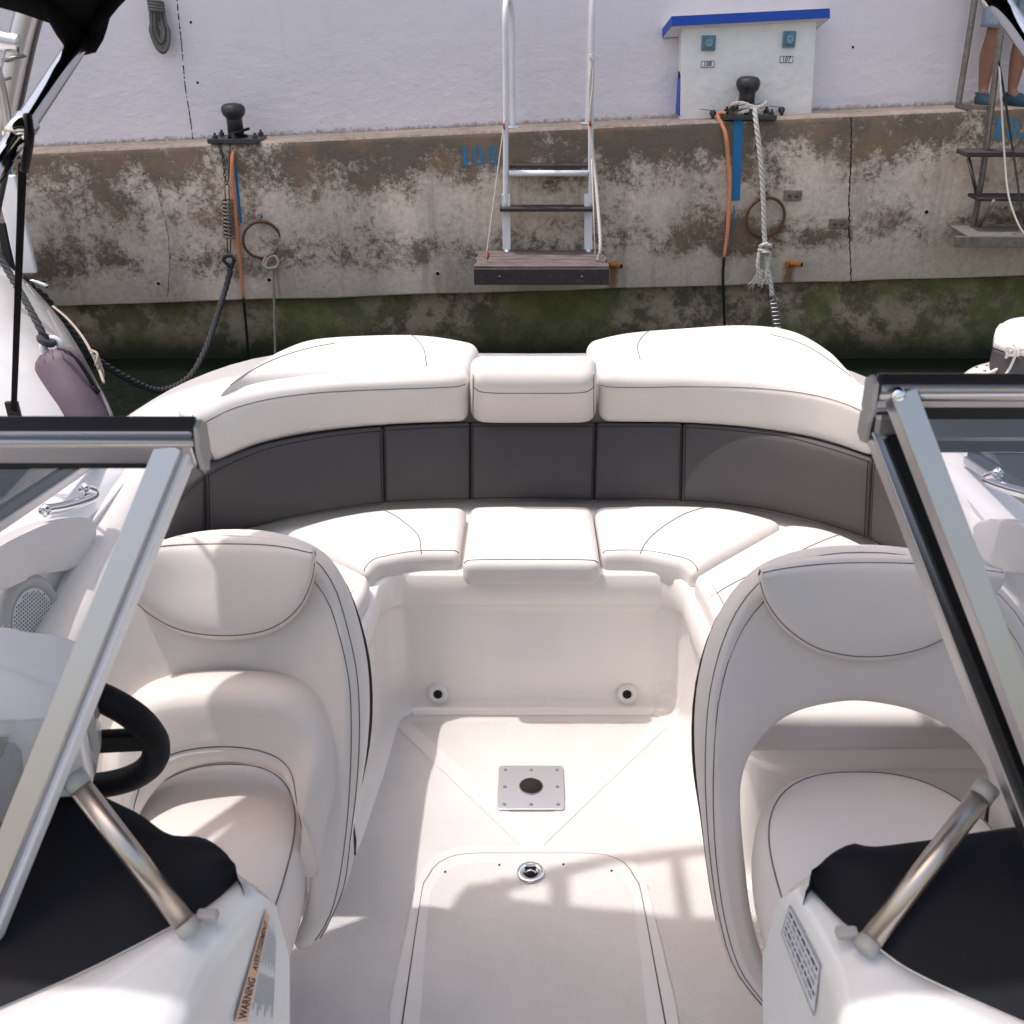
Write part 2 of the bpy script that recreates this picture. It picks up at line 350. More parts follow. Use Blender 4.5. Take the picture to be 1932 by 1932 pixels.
class MB:
    def __init__(s): s.v = []; s.f = []; s.m = []; s.s = []; s.mats = []
    def add(s, g, mat, smooth=True):
        vs, fs = g; o = len(s.v)
        if mat not in s.mats: s.mats.append(mat)
        k = s.mats.index(mat)
        s.v += [V(v) for v in vs]
        for f in fs: s.f.append([i+o for i in f]); s.m.append(k); s.s.append(smooth)
        return s
    def build(s, name, parent=None, fix=True, sharp=None):
        lo = V((min(v.x for v in s.v), min(v.y for v in s.v), min(v.z for v in s.v)))
        hi = V((max(v.x for v in s.v), max(v.y for v in s.v), max(v.z for v in s.v)))
        c = (lo+hi)/2
        if parent is None: c.z = lo.z
        me = bpy.data.meshes.new(name)
        me.from_pydata([v-c for v in s.v], [], s.f)
        for m in s.mats: me.materials.append(M[m])
        for p, k, q in zip(me.polygons, s.m, s.s): p.material_index = k; p.use_smooth = q
        if fix:
            bm = bmesh.new(); bm.from_mesh(me); bmesh.ops.recalc_face_normals(bm, faces=bm.faces); bm.to_mesh(me); bm.free()
        if sharp: me.set_sharp_from_angle(angle=math.radians(sharp))
        o = bpy.data.objects.new(name, me); COL.objects.link(o); WL[o] = c
        if parent is not None: o.parent = parent; o.location = c - WL[parent]
        else: o.location = c
        return o

def tag(o, label, cat, group=None, kind=None):
    if kind: o['kind'] = kind
    if label: o['label'] = label
    if cat: o['category'] = cat
    if group: o['group'] = group
    return o
def root(name, loc, label, cat, group=None):
    o = bpy.data.objects.new(name, None); COL.objects.link(o); o.location = loc; WL[o] = V(loc)
    o.empty_display_size = .2
    return tag(o, label, cat, group)

def g_box(c, size, bev=0, seg=2, R=None):
    bm = bmesh.new(); bmesh.ops.create_cube(bm, size=1)
    for v in bm.verts: v.co = V((v.co.x*size[0], v.co.y*size[1], v.co.z*size[2]))
    if bev: bmesh.ops.bevel(bm, geom=bm.edges[:], offset=bev, segments=seg, profile=.5, affect='EDGES')
    if R is not None:
        for v in bm.verts: v.co = R @ v.co
    bm.verts.index_update()
    out = ([v.co+V(c) for v in bm.verts], [[v.index for v in f.verts] for f in bm.faces]); bm.free(); return out
def frame(d, up=V((0, 0, 1))):
    d = d.normalized(); s = d.cross(up)
    if s.length < 1e-4: s = d.cross(V((0, 1, 0)))
    s.normalize(); return s, s.cross(d).normalized()
def g_beam(p, q, w, h, up=V((0, 0, 1)), bev=.002):     # w along side, h along up
    p = V(p); q = V(q); s, u = frame(q-p, up); d = (q-p).normalized()
    R = Matrix((s, d, u)).transposed()
    return g_box((p+q)/2, (w, (q-p).length, h), bev, 2, R)
def g_tube(pts, r, n=10, k=None, caps=True):
    pts = [V(p) for p in pts]
    if k: pts = cr(pts, k)
    N = len(pts); rs = r if isinstance(r, (list, tuple)) else [r]*N
    if len(rs) != N: rs = [rs[min(len(rs)-1, int(i/(N-1)*(len(rs)-1)))]*(1-((i/(N-1)*(len(rs)-1)) % 1)) + rs[min(len(rs)-1, int(i/(N-1)*(len(rs)-1))+1)]*((i/(N-1)*(len(rs)-1)) % 1) for i in range(N)]
    vs = []; fs = []; s = None
    for i, p in enumerate(pts):
        d = (pts[min(i+1, N-1)]-pts[max(i-1, 0)]).normalized()
        if s is None: s, u = frame(d)
        else:
            s = (s - d*s.dot(d)).normalized()
        u = s.cross(d).normalized()
        for j in range(n):
            a = 2*PI*j/n; vs.append(p + (s*math.cos(a)+u*math.sin(a))*rs[i])
    for i in range(N-1):
        for j in range(n):
            fs.append([i*n+j, i*n+(j+1) % n, (i+1)*n+(j+1) % n, (i+1)*n+j])
    if caps: fs.append(list(range(n))[::-1]); fs.append([(N-1)*n+j for j in range(n)])
    return vs, fs
def g_rope(pts, r, pitch=None, k=None, strands=3):
    pts = [V(p) for p in pts]
    L = sum((b-a).length for a, b in zip(pts, pts[1:])); pitch = pitch or r*7
    k = k or max(12, min(420, int(L/pitch*8)))
    c = cr(pts, k); V_ = []; F_ = []; s = None; fr = []
    for i, p in enumerate(c):
        d = (c[min(i+1, k-1)]-c[max(i-1, 0)]).normalized()
        if s is None: s, _ = frame(d)
        else: s = (s-d*s.dot(d)).normalized()
        fr.append((s.copy(), s.cross(d).normalized()))
    for q in range(strands):
        line = [p+(a*math.cos(t)+b*math.sin(t))*r*.5 for i, (p, (a, b)) in enumerate(zip(c, fr)) for t in [2*PI*(q/strands + L*i/(k-1)/pitch)]]
        v, f = g_tube(line, r*.56, 6); o = len(V_); V_ += v; F_ += [[x+o for x in ff] for ff in f]
    return V_, F_
def g_coil(p, q, R, r, turns):
    p = V(p); q = V(q); s, u = frame(q-p, V((0, 1, 0))); k = int(turns*14)
    return g_tube([p.lerp(q, i/k)+(s*math.cos(2*PI*turns*i/k)+u*math.sin(2*PI*turns*i/k))*R for i in range(k+1)], r, 6)
def g_lathe(prof, o, axis=V((0, 0, 1)), n=28):
    s, u = frame(V(axis), V((0, 1, 0)) if abs(V(axis).normalized().y) < .9 else V((0, 0, 1))); a_ = V(axis).normalized(); o = V(o)
    vs = []; fs = []
    for r, h in prof:
        for j in range(n): t = 2*PI*j/n; vs.append(o+a_*h+(s*math.cos(t)+u*math.sin(t))*max(r, 1e-4))
    for i in range(len(prof)-1):
        for j in range(n): fs.append([i*n+j, i*n+(j+1) % n, (i+1)*n+(j+1) % n, (i+1)*n+j])
    fs.append(list(range(n))[::-1]); fs.append([(len(prof)-1)*n+j for j in range(n)])
    return vs, fs
def g_torus(c, R, r, axis, n=40, m=10, sx=1.0):
    c = V(c); s, u = frame(V(axis), V((0, 0, 1))); a_ = V(axis).normalized(); vs = []; fs = []
    for i in range(n):
        t = 2*PI*i/n; d = s*math.cos(t)*sx+u*math.sin(t)
        for j in range(m): p = 2*PI*j/m; vs.append(c+d*(R+r*math.cos(p))+a_*r*math.sin(p))
    for i in range(n):
        for j in range(m): fs.append([i*m+j, i*m+(j+1) % m, ((i+1) % n)*m+(j+1) % m, ((i+1) % n)*m+j])
    return vs, fs
def g_loft(rows, k=None):
    if k: rows = [cr(r, k) for r in rows]
    n = len(rows[0]); vs = [V(p) for r in rows for p in r]
    fs = [[i*n+j, i*n+j+1, (i+1)*n+j+1, (i+1)*n+j] for i in range(len(rows)-1) for j in range(n-1)]
    return vs, fs
def g_prism(poly, d, bev=0, seg=2):
    bm = bmesh.new(); vs = [bm.verts.new(p) for p in poly]; f = bm.faces.new(vs)
    r = bmesh.ops.extrude_face_region(bm, geom=[f]); nv = [e for e in r['geom'] if isinstance(e, bmesh.types.BMVert)]
    for v in nv: v.co += V(d)
    if bev:
        es = [e for e in bm.edges if len(e.link_faces) == 2 and e.calc_face_angle(0) > .6]
        bmesh.ops.bevel(bm, geom=es, offset=bev, segments=seg, profile=.5, affect='EDGES', clamp_overlap=True)
    bm.verts.index_update()
    out = ([v.co.copy() for v in bm.verts], [[v.index for v in f.verts] for f in bm.faces]); bm.free(); return out
def rrect(w, h, r, k=5):
    return [(sx*(w/2-r)+r*math.cos(a), sy*(h/2-r)+r*math.sin(a)) for sx, sy, a0 in ((1, 1, 0), (-1, 1, 90), (-1, -1, 180), (1, -1, 270)) for i in range(k+1) for a in [math.radians(a0+90*i/k)]]

def pillow(mb, A, B, thick, down, mat, puff=.012, r=.022, n=44, seams=(), seammat='seam', sr=.0015, m=10, back=None, gd=.0032):
    """upholstered slab: its show face spans A..B, its body goes 'down'; seams follow the show face (u,v)"""
    if len(A) == len(B) and len(A) > 2:      # matched pairs share one parameter
        AB = cr6(A, B, n); A = [p[0] for p in AB]; B = [p[1] for p in AB]
    else: A = cr(A, n); B = cr(B, n)
    cl = [0]
    mid = [(a+b)/2 for a, b in zip(A, B)]
    for a, b in zip(mid, mid[1:]): cl.append(cl[-1]+(b-a).length)
    L = cl[-1]
    us = []
    for t in (0, .08, .3, .62, 1): us.append(r*t/L)
    ku = n-2
    us += [r/L+(1-2*r/L)*i/ku for i in range(1, ku)]
    us += [1-x for x in us[:5][::-1]]
    def at(P, u): x = min(max(u, 0), 1)*(n-1); i = min(n-2, int(x)); return P[i].lerp(P[i+1], x-i)
    def dn(u, a, b):
        d = down(u) if callable(down) else V(down)
        w = (b-a).normalized(); return (d - w*d.dot(w)).normalized()
    gv = [q[1] for q in seams if q[0] == 'u']
    m = 28 if gv else m
    def groove(s_, W): return sum(gd*math.exp(-((s_-v_*W)/.0055)**2) for v_ in gv)
    def ring(u):
        a, b = at(A, u), at(B, u); W = (b-a).length; w = (b-a)/W; d = dn(u, a, b)
        e = min(u, 1-u)*L; ins = 0 if e >= r else r-math.sqrt(max(0, r*r-(r-e)**2))
        rr = max(.0015, r-ins); pts = []
        fade = (1-(2*u-1)**6)
        def corner(cs, ct, a0):
            for i in range(5):
                an = a0+PI/2*i/4; pts.append((cs+rr*math.cos(an), ct+rr*math.sin(an)))
        T = thick
        # start on the show face (t = 0), run s from near A to near B
        s0, s1, t0, t1 = ins, W-ins, ins, T-ins
        corner(s0+rr, t0+rr, PI)
        for i in range(1, m): pts.append((s0+rr+(s1-s0-2*rr)*i/m, t0))
        corner(s1-rr, t0+rr, 1.5*PI); corner(s1-rr, t1-rr, 0); corner(s0+rr, t1-rr, PI/2)
        out = []
        for s_, t_ in pts:
            q = min(1, max(0, s_/W)); pf = puff*fade*max(0, 1-(2*q-1)**4) if t_ < T*.5 else 0
            if t_ < T*.4 and gv: pf -= groove(s_, W)*min(1, e/r)
            out.append(a+w*s_+d*(t_-pf))
        return out
    rows = [ring(u) for u in us]; k = len(rows[0]); vs = [p for r_ in rows for p in r_]; fs = []
    for i in range(len(rows)-1):
        for j in range(k): fs.append([i*k+j, i*k+(j+1) % k, (i+1)*k+(j+1) % k, (i+1)*k+j])
    fs.append(list(range(k))[::-1]); fs.append([(len(rows)-1)*k+j for j in range(k)])
    mb.add((vs, fs), mat)
    def surf(u, v):
        a, b = at(A, u), at(B, u); W = (b-a).length; w = (b-a)/W; d = dn(u, a, b); s_ = v*W
        e = min(u, 1-u)*L; ins = 0 if e >= r else r-math.sqrt(max(0, r*r-(r-e)**2))
        t_ = ins
        edge = min(s_, W-s_)
        if edge < r: t_ = ins + r-math.sqrt(max(0, r*r-(r-edge)**2))
        pf = puff*(1-(2*u-1)**6)*max(0, 1-(2*v-1)**4)-(groove(s_, W)*min(1, e/r) if gv else 0)
        return a+w*s_+d*(t_-pf-.0007)
    for sm in seams:
        if sm[0] == 'u': pts = [surf(.012+.976*i/60, sm[1]) for i in range(61)]
        elif sm[0] == 'v': pts = [surf(sm[1], .03+.94*i/24) for i in range(25)]
        else:
            q = cr([V((x, y, 0)) for x, y in sm[1]], 50); pts = [surf(p.x, p.y) for p in q]
        mb.add(g_tube(pts, sr, 5), seammat)
    return surf

def g_text(txt, origin, right, up, size, bold=0.0):
    cu = bpy.data.curves.new('t', 'FONT'); cu.body = txt; cu.size = size; cu.extrude = .0006; cu.offset = bold
    o = bpy.data.objects.new('t', cu); COL.objects.link(o); bpy.context.view_layer.update()
    me = o.evaluated_get(bpy.context.evaluated_depsgraph_get()).to_mesh()
    right = V(right).normalized(); up = V(up).normalized(); nn = right.cross(up)
    vs = [V(origin)+right*v.co.x+up*v.co.y+nn*(v.co.z+.0006) for v in me.vertices]; fs = [list(p.vertices) for p in me.polygons]
    bpy.data.objects.remove(o); bpy.data.curves.remove(cu); return vs, fs

# ================================================================== SETTING
mb = MB(); mb.add(([(-900, -900, -.43), (900, -900, -.43), (900, 900, -.43), (-900, 900, -.43)], [[0, 1, 2, 3]]), 'water', False)
tag(mb.build('water', fix=False), None, None, kind='structure')

WY = QY+.34
X0, X1 = -16, 16
quay = root('quay_wall', (0, QY, -1), 'stained concrete quay face with brown lichen patches and algae at its foot', 'quay')
mb = MB()
NX = 120
xs = [X0+(X1-X0)*i/NX for i in range(NX+1)]
random.seed(3)
rj = [random.uniform(-.004, .004) for _ in xs]
rows = [[V((x, WY+.02, qz(x)-.002)) for x in xs], [V((x, QY+.03, qz(x)+rj[i])) for i, x in enumerate(xs)],
        [V((x, QY+.008+rj[i], qz(x)-.010)) for i, x in enumerate(xs)], [V((x, QY, qz(x)-.035)) for x in xs],
        [V((x, QY, lz(x)+.012)) for x in xs], [V((x, QY+.008, lz(x)+rj[i])) for i, x in enumerate(xs)], [V((x, QY+.10, lz(x))) for x in xs]]
mb.add(g_loft(rows), 'concrete')
mb.build('upper_face', quay, fix=False, sharp=40)
mb = MB()
mb.add(g_loft([[V((x, QY+.10, lz(x)+.05)) for x in xs], [V((x, QY+.07, lz(x)-.04)) for x in xs], [V((x, QY+.07, -.2)) for x in xs], [V((x, QY+.05, -1)) for x in xs]]), 'algae')
mb.build('lower_face', quay, fix=False)
# joints, cracks, pits
mb = MB()
def crack(pts, w, y=QY-.0015):
    c = cr([atY(a, b, y) for a, b in pts], 60); vs = []; fs = []
    for i, p in enumerate(c):
        j = random.uniform(-.004, .004); ww = w*random.uniform(.4, 1.2)
        vs += [p+V((j-ww, 0, 0)), p+V((j+ww, 0, 0))]
    for i in range(len(c)-1): fs.append([2*i, 2*i+1, 2*i+3, 2*i+2])
    return vs, fs
mb.add(crack([(1606, 222), (1606, 300), (1602, 380), (1603, 460), (1606, 532)], .0045), 'dark', False)
mb.add(crack([(296, 350), (302, 380), (312, 420), (318, 455), (320, 500), (316, 560)], .0018), 'dark', False)
mb.build('joint', quay, fix=False)
for x, y in ((299, 535), (508, 528), (826, 516), (1748, 400)):
    p = atY(x, y, QY); m_ = MB(); m_.add(g_lathe([(.013, .0), (.013, .002)], p+V((0, -.001, 0)), V((0, -1, 0)), 14), 'dark', False)
    m_.add(g_torus(p+V((0, -.001, 0)), .015, .003, (0, -1, 0), 18, 6), 'concrete'); m_.build('weep_hole', quay)
# painted stripes and stencilled numbers
def stripe(pts, name='painted_stripe'):
    m_ = MB(); p = [atY(a, b, QY-.003) for a, b in pts]; m_.add(g_prism(p, (0, .002, 0)), 'bluelt', False); m_.build(name, quay)
stripe([(1385, 226), (1402, 226), (1396, 378), (1380, 379)]); stripe([(1384, 388), (1386, 388), (1386, 436), (1384, 436)])
stripe([(441, 313), (446, 313), (457, 420), (452, 420)]); stripe([(12, 310), (20, 310), (22, 348), (15, 348)])
def half_ring(cx, cz, w, h, tw, th_, side, gap=.06):
    pts = []
    for i in range(15):
        a = -PI/2+PI*i/14; x = max(gap*w, math.cos(a)*w/2); pts.append((side*x, math.sin(a)*h/2*(1 if math.cos(a)*w/2 > gap*w else .98)))
    for i in range(15):
        a = PI/2-PI*i/14; x = max(gap*w, math.cos(a)*(w/2-tw)); pts.append((side*x, math.sin(a)*(h/2-th_)))
    return [(cx+x, cz+z) for x, z in pts]
def digit(ch, x, w, h):
    if ch == '0': return [half_ring(x+w/2, h/2, w, h, w*.30, h*.07, s) for s in (-1, 1)]
    if ch == '8': return [half_ring(x+w/2, h*.25, w, h*.5, w*.28, h*.06, s) for s in (-1, 1)] + [half_ring(x+w/2, h*.75, w*.9, h*.5, w*.26, h*.06, s) for s in (-1, 1)]
    if ch == '1': return [[(x+w*.36, 0), (x+w*.70, 0), (x+w*.70, h), (x+w*.40, h), (x+w*.36, h*.93)], [(x+w*.08, h*.78), (x+w*.31, h*.86), (x+w*.31, h*.95), (x+w*.06, h*.84)], [(x+w*.10, 0), (x+w*.31, 0), (x+w*.31, h*.06), (x+w*.10, h*.06)], [(x+w*.75, 0), (x+w*.95, 0), (x+w*.95, h*.06), (x+w*.75, h*.06)]]
    if ch == '2': return [[(x, 0), (x+w, 0), (x+w*.96, h*.22), (x+w*.9, h*.22), (x+w*.84, h*.14), (x+w*.25, h*.14), (x+w*.92, h*.55), (x+w*.98, h*.78), (x+w*.55, h), (x+w*.55, h*.93), (x+w*.68, h*.84), (x+w*.68, h*.62), (x, h*.12)], [(x+w*.06, h*.72), (x+w*.28, h*.66), (x+w*.32, h*.86), (x+w*.48, h*.92), (x+w*.48, h), (x+w*.2, h*.96)]]
def stencil(txt, pL, w, h, adv):
    m_ = MB(); o = V(pL); r = V((1, 0, QS)).normalized(); u = V((-.04, 0, 1))
    for i, c in enumerate(txt):
        for poly in digit(c, i*adv, w, h): m_.add(g_prism([o+r*a+u*b for a, b in poly], (0, .002, 0)), 'stencil', False)
    return m_.build('stencilled_number', quay)
_p = atY(868, 314, QY-.003); _q = atY(940, 278, QY-.003)
stencil('108', _p, .067, .118, .088)
_p = atY(1869, 264, QY-.003); stencil('102', _p, .070, .125, .092)
# rusty pipe stubs
for x, y, s in ((1162, 498, 1), (1500, 495, 1)):
    p = atY(x, y, QY); m_ = MB()
    m_.add(g_tube([p+V((-.05, .02, -.01)), p+V((.03, -.06, 0))], .018, 12), 'rusto'); m_.add(g_lathe([(.013, 0), (.013, .003)], p+V((.03, -.0605, 0)), V((.8, -.7, 0)), 12), 'dark')
    m_.add(g_box(p+V((-.04, -.004, -.01)), (.05, .012, .04), .004), 'rusto')
    m_.build('rusty_pipe', quay)

wall = root('painted_wall', (0, WY, 1), 'tall lavender white plastered wall standing behind the quay edge', 'wall')
mb = MB(); mb.add(g_box((0, WY+.2, 2.3), (32, .4, 6.9)), 'plaster', False); mb.build('wall_face', wall)
mb = MB(); 
c = cr([atY(a, b, WY-.002) for a, b in ((332, -60), (334, 0), (343, 90), (349, 160), (356, 205), (361, 240), (365, 274))], 80)
for i in range(len(c)-1):
    if random.random() < .8: w = random.uniform(.0015, .0042); mb.add(([c[i]+V((-w, 0, 0)), c[i]+V((w, 0, 0)), c[i+1]+V((w, 0, 0)), c[i+1]+V((-w, 0, 0))], [[0, 1, 2, 3]]), 'dark', False)
mb.build('crack', wall, fix=False)
for x, y in ((360, 42), (373, 156), (1609, 89)):
    m_ = MB(); p = atY(x, y, WY); m_.add(g_lathe([(.008, 0), (.008, .003)], p+V((0, .001, 0)), V((0, -1, 0)), 12), 'dark'); m_.build('drill_hole', wall)

# ================================================================== QUAY FURNITURE
def bollard(px, pyt, pyb, pyplate, y, label):
    b = atY(px, pyplate, y); z0 = qz(b.x); x = b.x
    o = root('bollard', (x, y, z0), label, 'bollard', 'black mooring bollards on the quay edge')
    top = atY(px, pyt, y).z; H = top-z0
    r = .051
    m_ = MB(); m_.add(g_lathe([(r*1.0, .02), (r*.98, H*.57), (r*1.02, H*.62), (r*1.30, H*.68), (r*1.46, H*.76), (r*1.50, H*.83), (r*1.40, H*.91), (r*1.1, H*.97), (r*.6, H*.995), (0, H*1.003)], (x, y, z0)), 'iron'); m_.build('post', o)
    m_ = MB(); m_.add(g_box((x+.01, y-.02, z0+.016), (.33, .22, .028), .004), 'iron', False); m_.build('base_plate', o)
    for sx in (-.12, 0, .135):
        for sy in (-.10, .06):
            m_ = MB(); m_.add(g_lathe([(.017, .0), (.017, .018), (.008, .02), (.008, .034)], (x+sx+.01, y+sy, z0+.0305), n=6), 'iron', False); m_.build('bolt', o)
    return o
BL = atY(448, 273, QY+.11); BR = atY(1407, 221, QY+.10)
bollard(448, 194, 257, 273, QY+.11, 'black iron bollard with chain at the left end of the quay')
bollard(1406, 143, 195, 221, QY+.10, 'black iron bollard wrapped in white rope before the blue-roofed box')

def cable(pts, blk, label, y=QY-.03, tie=None):
    o = root('sheathed_cable', atY(*pts[-1], y), label, 'cable', 'orange sheathed cables hung from the bollards')
    P = [atY(a, b, y) for a, b in pts]; P[0].y = QY+.06; P[0].z += .01
    if tie: P = [tie] + P
    m_ = MB(); m_.add(g_tube(P, [.010, .012, .0145, .0135, .0145, .013, .0145, .012, .010], 10, 60), 'orange'); m_.build('orange_sleeve', o)
    Q = [P[-1]+V((0, 0, .01))]+[atY(a, b, y) for a, b in blk]
    m_ = MB(); m_.add(g_tube(Q, .0095, 8, 20), 'rubber'); m_.build('black_cable', o)
    if tie: m_ = MB(); m_.add(g_tube([tie+V((.10, .06, -.0)), tie+V((.03, .0, .03)), tie], .011, 8, 14), 'rubber'); m_.add(g_tube([tie+V((.12, .05, .05)), tie+V((.05, -.02, .03)), tie+V((-.005, .0, .0))], .009, 8, 14), 'rubber'); m_.build('tie', o)
    return o
cable([(437, 280), (438, 300), (440, 363), (446, 430), (452, 490), (457, 540), (459, 562)], [(463, 600), (467, 650), (470, 700), (472, 760)], 'orange cable hanging from the left bollard beside a coil spring', tie=V((BL.x-.03, QY+.05, qz(BL.x)+.03)))
cable([(1358, 222), (1368, 250), (1374, 300), (1377, 345), (1374, 420), (1370, 458), (1366, 485)], [(1364, 520), (1366, 580), (1368, 640), (1370, 700)], 'orange cable hanging left of the blue painted stripe', tie=V((BR.x-.13, QY+.05, qz(BR.x)+.035)))

def ring(px, py, rx, ry, label, R):
    c = atY(px, py, QY-.03); o = root('mooring_ring', c, label, 'mooring ring', 'rusty iron rings on the quay face')
    rr = ry/F*6.7/1.03
    m_ = MB(); m_.add(g_torus(c, rr, .0095, V((.35 if rx < ry*.9 else .1, -1, -.1)), 40, 10), 'rust'); m_.build('ring', o)
    e = c+V((0, .0, rr)); m_ = MB(); m_.add(g_torus(e+V((0, .012, .012)), .022, .008, V((1, .2, 0)), 20, 8), 'steel'); m_.add(g_lathe([(.020, 0), (.020, .01), (.01, .03)], e+V((0, .045, .03)), V((0, -1, 0)), 12), 'steel'); m_.build('eye', o)
    return c, rr
cL, rL = ring(494, 453, 24, 36, 'rusty oval ring with a tan rope knotted to it', 1)
cR, rR = ring(1444, 410, 35, 38, 'rusty round ring behind the hanging white rope', 1)

o = root('tan_rope', cL+V((.03, -.02, -rL)), 'frayed tan rope knotted on the left rusty ring', 'rope')
m_ = MB(); b0 = cL+V((.05, -.02, -rL))
m_.add(g_tube([b0+V((-.03, 0, .02)), b0+V((-.05, -.02, -.03)), b0+V((0, -.03, -.06)), b0+V((.05, -.02, -.03)), b0+V((.03, .0, .02)), b0+V((-.02, -.01, .0)), b0+V((-.03, -.03, -.05)), b0+V((.04, -.03, -.05))], .009, 7, 50), 'ropet')
m_.add(g_rope([b0+V((.02, -.02, -.05)), atY(516, 530, QY-.05), atY(518, 600, QY-.03), atY(520, 700, QY-.02)], .0085), 'ropet'); m_.build('hanging_line', o)
m_ = MB(); m_.add(g_rope([b0+V((.04, -.02, -.04)), atY(523, 520, QY-.05), atY(527, 555, QY-.05)], .0085), 'ropet')
m_.build('loose_end', o)

# spring and chain
o = root('mooring_spring', atY(431, 475, QY-.05), 'rusty coil spring hung by a chain from the left bollard', 'mooring spring', 'mooring springs')
ch = MB()
pa = V((BL.x-.10, QY+.03, qz(BL.x)+.02)); links = [pa, atY(421, 300, QY-.02), atY(424, 330, QY-.03), atY(427, 348, QY-.04)]
cc = cr(links, 13)
for i in range(12):
    a, b = cc[i], cc[i+1]; d = (b-a); c_ = (a+b)/2; s, u = frame(d, V((0, 1, 0))); w = s if i % 2 else u
    hl = d.length*.62; ww = .008
    ch.add(g_tube([c_+d.normalized()*hl*math.cos(t)+w*ww*math.sin(t) for t in [2*PI*k/14 for k in range(15)]], .0032, 6), 'iron')
ch.add(g_tube([V((BL.x-.02, QY+.03, qz(BL.x)+.02)), atY(433, 300, QY-.02), atY(431, 335, QY-.03), atY(428, 348, QY-.04)], .004, 6, 20), 'iron')
ch.build('chain', o)
m_ = MB(); p1, p2 = atY(429, 376, QY-.05), atY(432, 448, QY-.05); m_.add(g_coil(p1, p2, .032, .0072, 10), 'steel'); m_.build('coil', o)
m_ = MB()
for s in (-.013, .013): m_.add(g_tube([atY(428, 350, QY-.05)+V((s, 0, 0)), p1+V((s, 0, 0)), p2+V((s, 0, 0)), atY(432, 478, QY-.05)+V((s*.6, 0, 0))], .004, 6), 'rust')
m_.add(g_tube([atY(428, 350, QY-.05)+V((-.013, 0, 0)), atY(428, 346, QY-.05), atY(428, 350, QY-.05)+V((.013, 0, 0))], .004, 6), 'rust')
m_.add(g_torus(atY(433, 486, QY-.05), .016, .004, (0.3, -1, 0), 18, 6), 'chrome'); m_.build('puller', o)
o = root('mooring_rope', atY(433, 500, QY-.06), 'thick dark rope sagging from the coil spring to the white cruiser', 'rope')
m_ = MB(); e = atY(433, 495, QY-.06)
m_.add(g_rope([e+V((0, 0, -.03)), e+V((-.035, -.01, .02)), e+V((0, -.01, .045)), e+V((.035, -.01, .02)), e+V((.0, .0, -.05))], .012, k=60), 'roped')
m_.add(g_rope([e+V((0, 0, -.05)), atY(424, 550, 6.75), atY(405, 610, 6.6), atY(385, 665, 6.4), atY(356, 712, 6.2), atY(308, 736, 5.9), atY(260, 724, 5.65), atY(185, 679, 5.4), atY(130, 620, 5.3), atY(85, 561, 5.2), atY(62, 545, 5.15), atY(40, 520, 5.1)], .0195, k=420), 'roped')
m_.build('rope_run', o)

# white rope + spring on the right
o = root('white_mooring_rope', atY(1444, 454, QY-.07), 'thick white twisted rope tied to the right bollard and knotted below', 'rope')
m_ = MB(); zb = qz(BR.x)+.045
for k in range(3):
    cen = V((BR.x+.01, QY+.10, zb+.02*k)); m_.add(g_rope([cen+V((math.cos(t)*(.085+.01*k), math.sin(t)*.085, .012*math.sin(3*t+k))) for t in [2*PI*i/16 for i in range(17)]], .0135, k=90), 'ropew')
m_.build('bollard_turns', o)
m_ = MB(); m_.add(g_rope([V((BR.x+.06, QY+.05, zb+.02)), atY(1424, 208, QY+.0), atY(1427, 235, QY-.045), atY(1435, 300, QY-.07), atY(1440, 370, QY-.08), atY(1443, 454, QY-.09), atY(1447, 500, QY-.09), atY(1453, 530, QY-.1), atY(1457, 558, QY-.1)], .0165, k=300), 'ropew'); m_.build('hanging_line', o)
m_ = MB(); kn = atY(1444, 462, QY-.10)
m_.add(g_rope([kn+V((-.035, 0, -.01)), kn+V((0, -.03, .01)), kn+V((.035, 0, -.01)), kn+V((0, .02, -.02)), kn+V((-.035, 0, -.03)), kn+V((0, -.03, -.04)), kn+V((.035, 0, -.06)), kn+V((.03, 0, -.16)), kn+V((.035, 0, -.26))], .0145, k=120), 'ropew')
m_.add(g_rope([kn+V((-.03, 0, -.02)), kn+V((-.04, -.01, -.12)), kn+V((-.02, -.01, -.2)), kn+V((-.01, 0, -.27))], .014, k=50), 'ropew')
for k in range(9):
    a = kn+V((-.04+.008*k, -.01, -.16)); m_.add(g_tube([a, a+V((random.uniform(-.05, .01), -.01, -.06)), a+V((random.uniform(-.08, .02), -.01, random.uniform(-.14, -.08)))], .003, 5, 8), 'ropew')
m_.build('knot', o)
o = root('mooring_spring', atY(1462, 600, QY-.1), 'steel coil spring below the knotted white rope', 'mooring spring', 'mooring springs')
m_ = MB(); s1, s2 = atY(1458, 566, QY-.1), atY(1470, 640, QY-.12); m_.add(g_coil(s1, s2, .030, .0058, 10), 'chrome'); m_.build('coil', o)
m_ = MB(); m_.add(g_tube([s1+V((-.014, 0, .0)), s1+V((-.012, 0, .04)), s1+V((.012, 0, .04)), s1+V((.014, 0, 0)), s2+V((.014, 0, 0))], .0035, 6), 'steel'); m_.add(g_tube([s1+V((-.014, 0, 0)), s2+V((-.014, 0, 0))], .0035, 6), 'steel'); m_.build('puller', o)

for (x, y), lab in (((1495, 368), 'grey bolted anchor plate right of the round ring'), ((1580, 421), 'grey bolted anchor plate beside the dark vertical joint')):
    p = atY(x, y, QY); m_ = MB(); o = root('anchor_plate', p, lab, 'plate', 'steel anchor plates on the quay face')
    m_.add(g_box(p+V((0, -.012, 0)), (.115, .022, .062), .004), 'steel', False)
    m_.build('channel', o)
    for s in (-.024, .024): m_ = MB(); m_.add(g_lathe([(.012, 0), (.012, .006), (.006, .008)], p+V((s, -.0235, -.002)), V((0, -1, 0)), 8), 'rust'); m_.build('bolt', o)

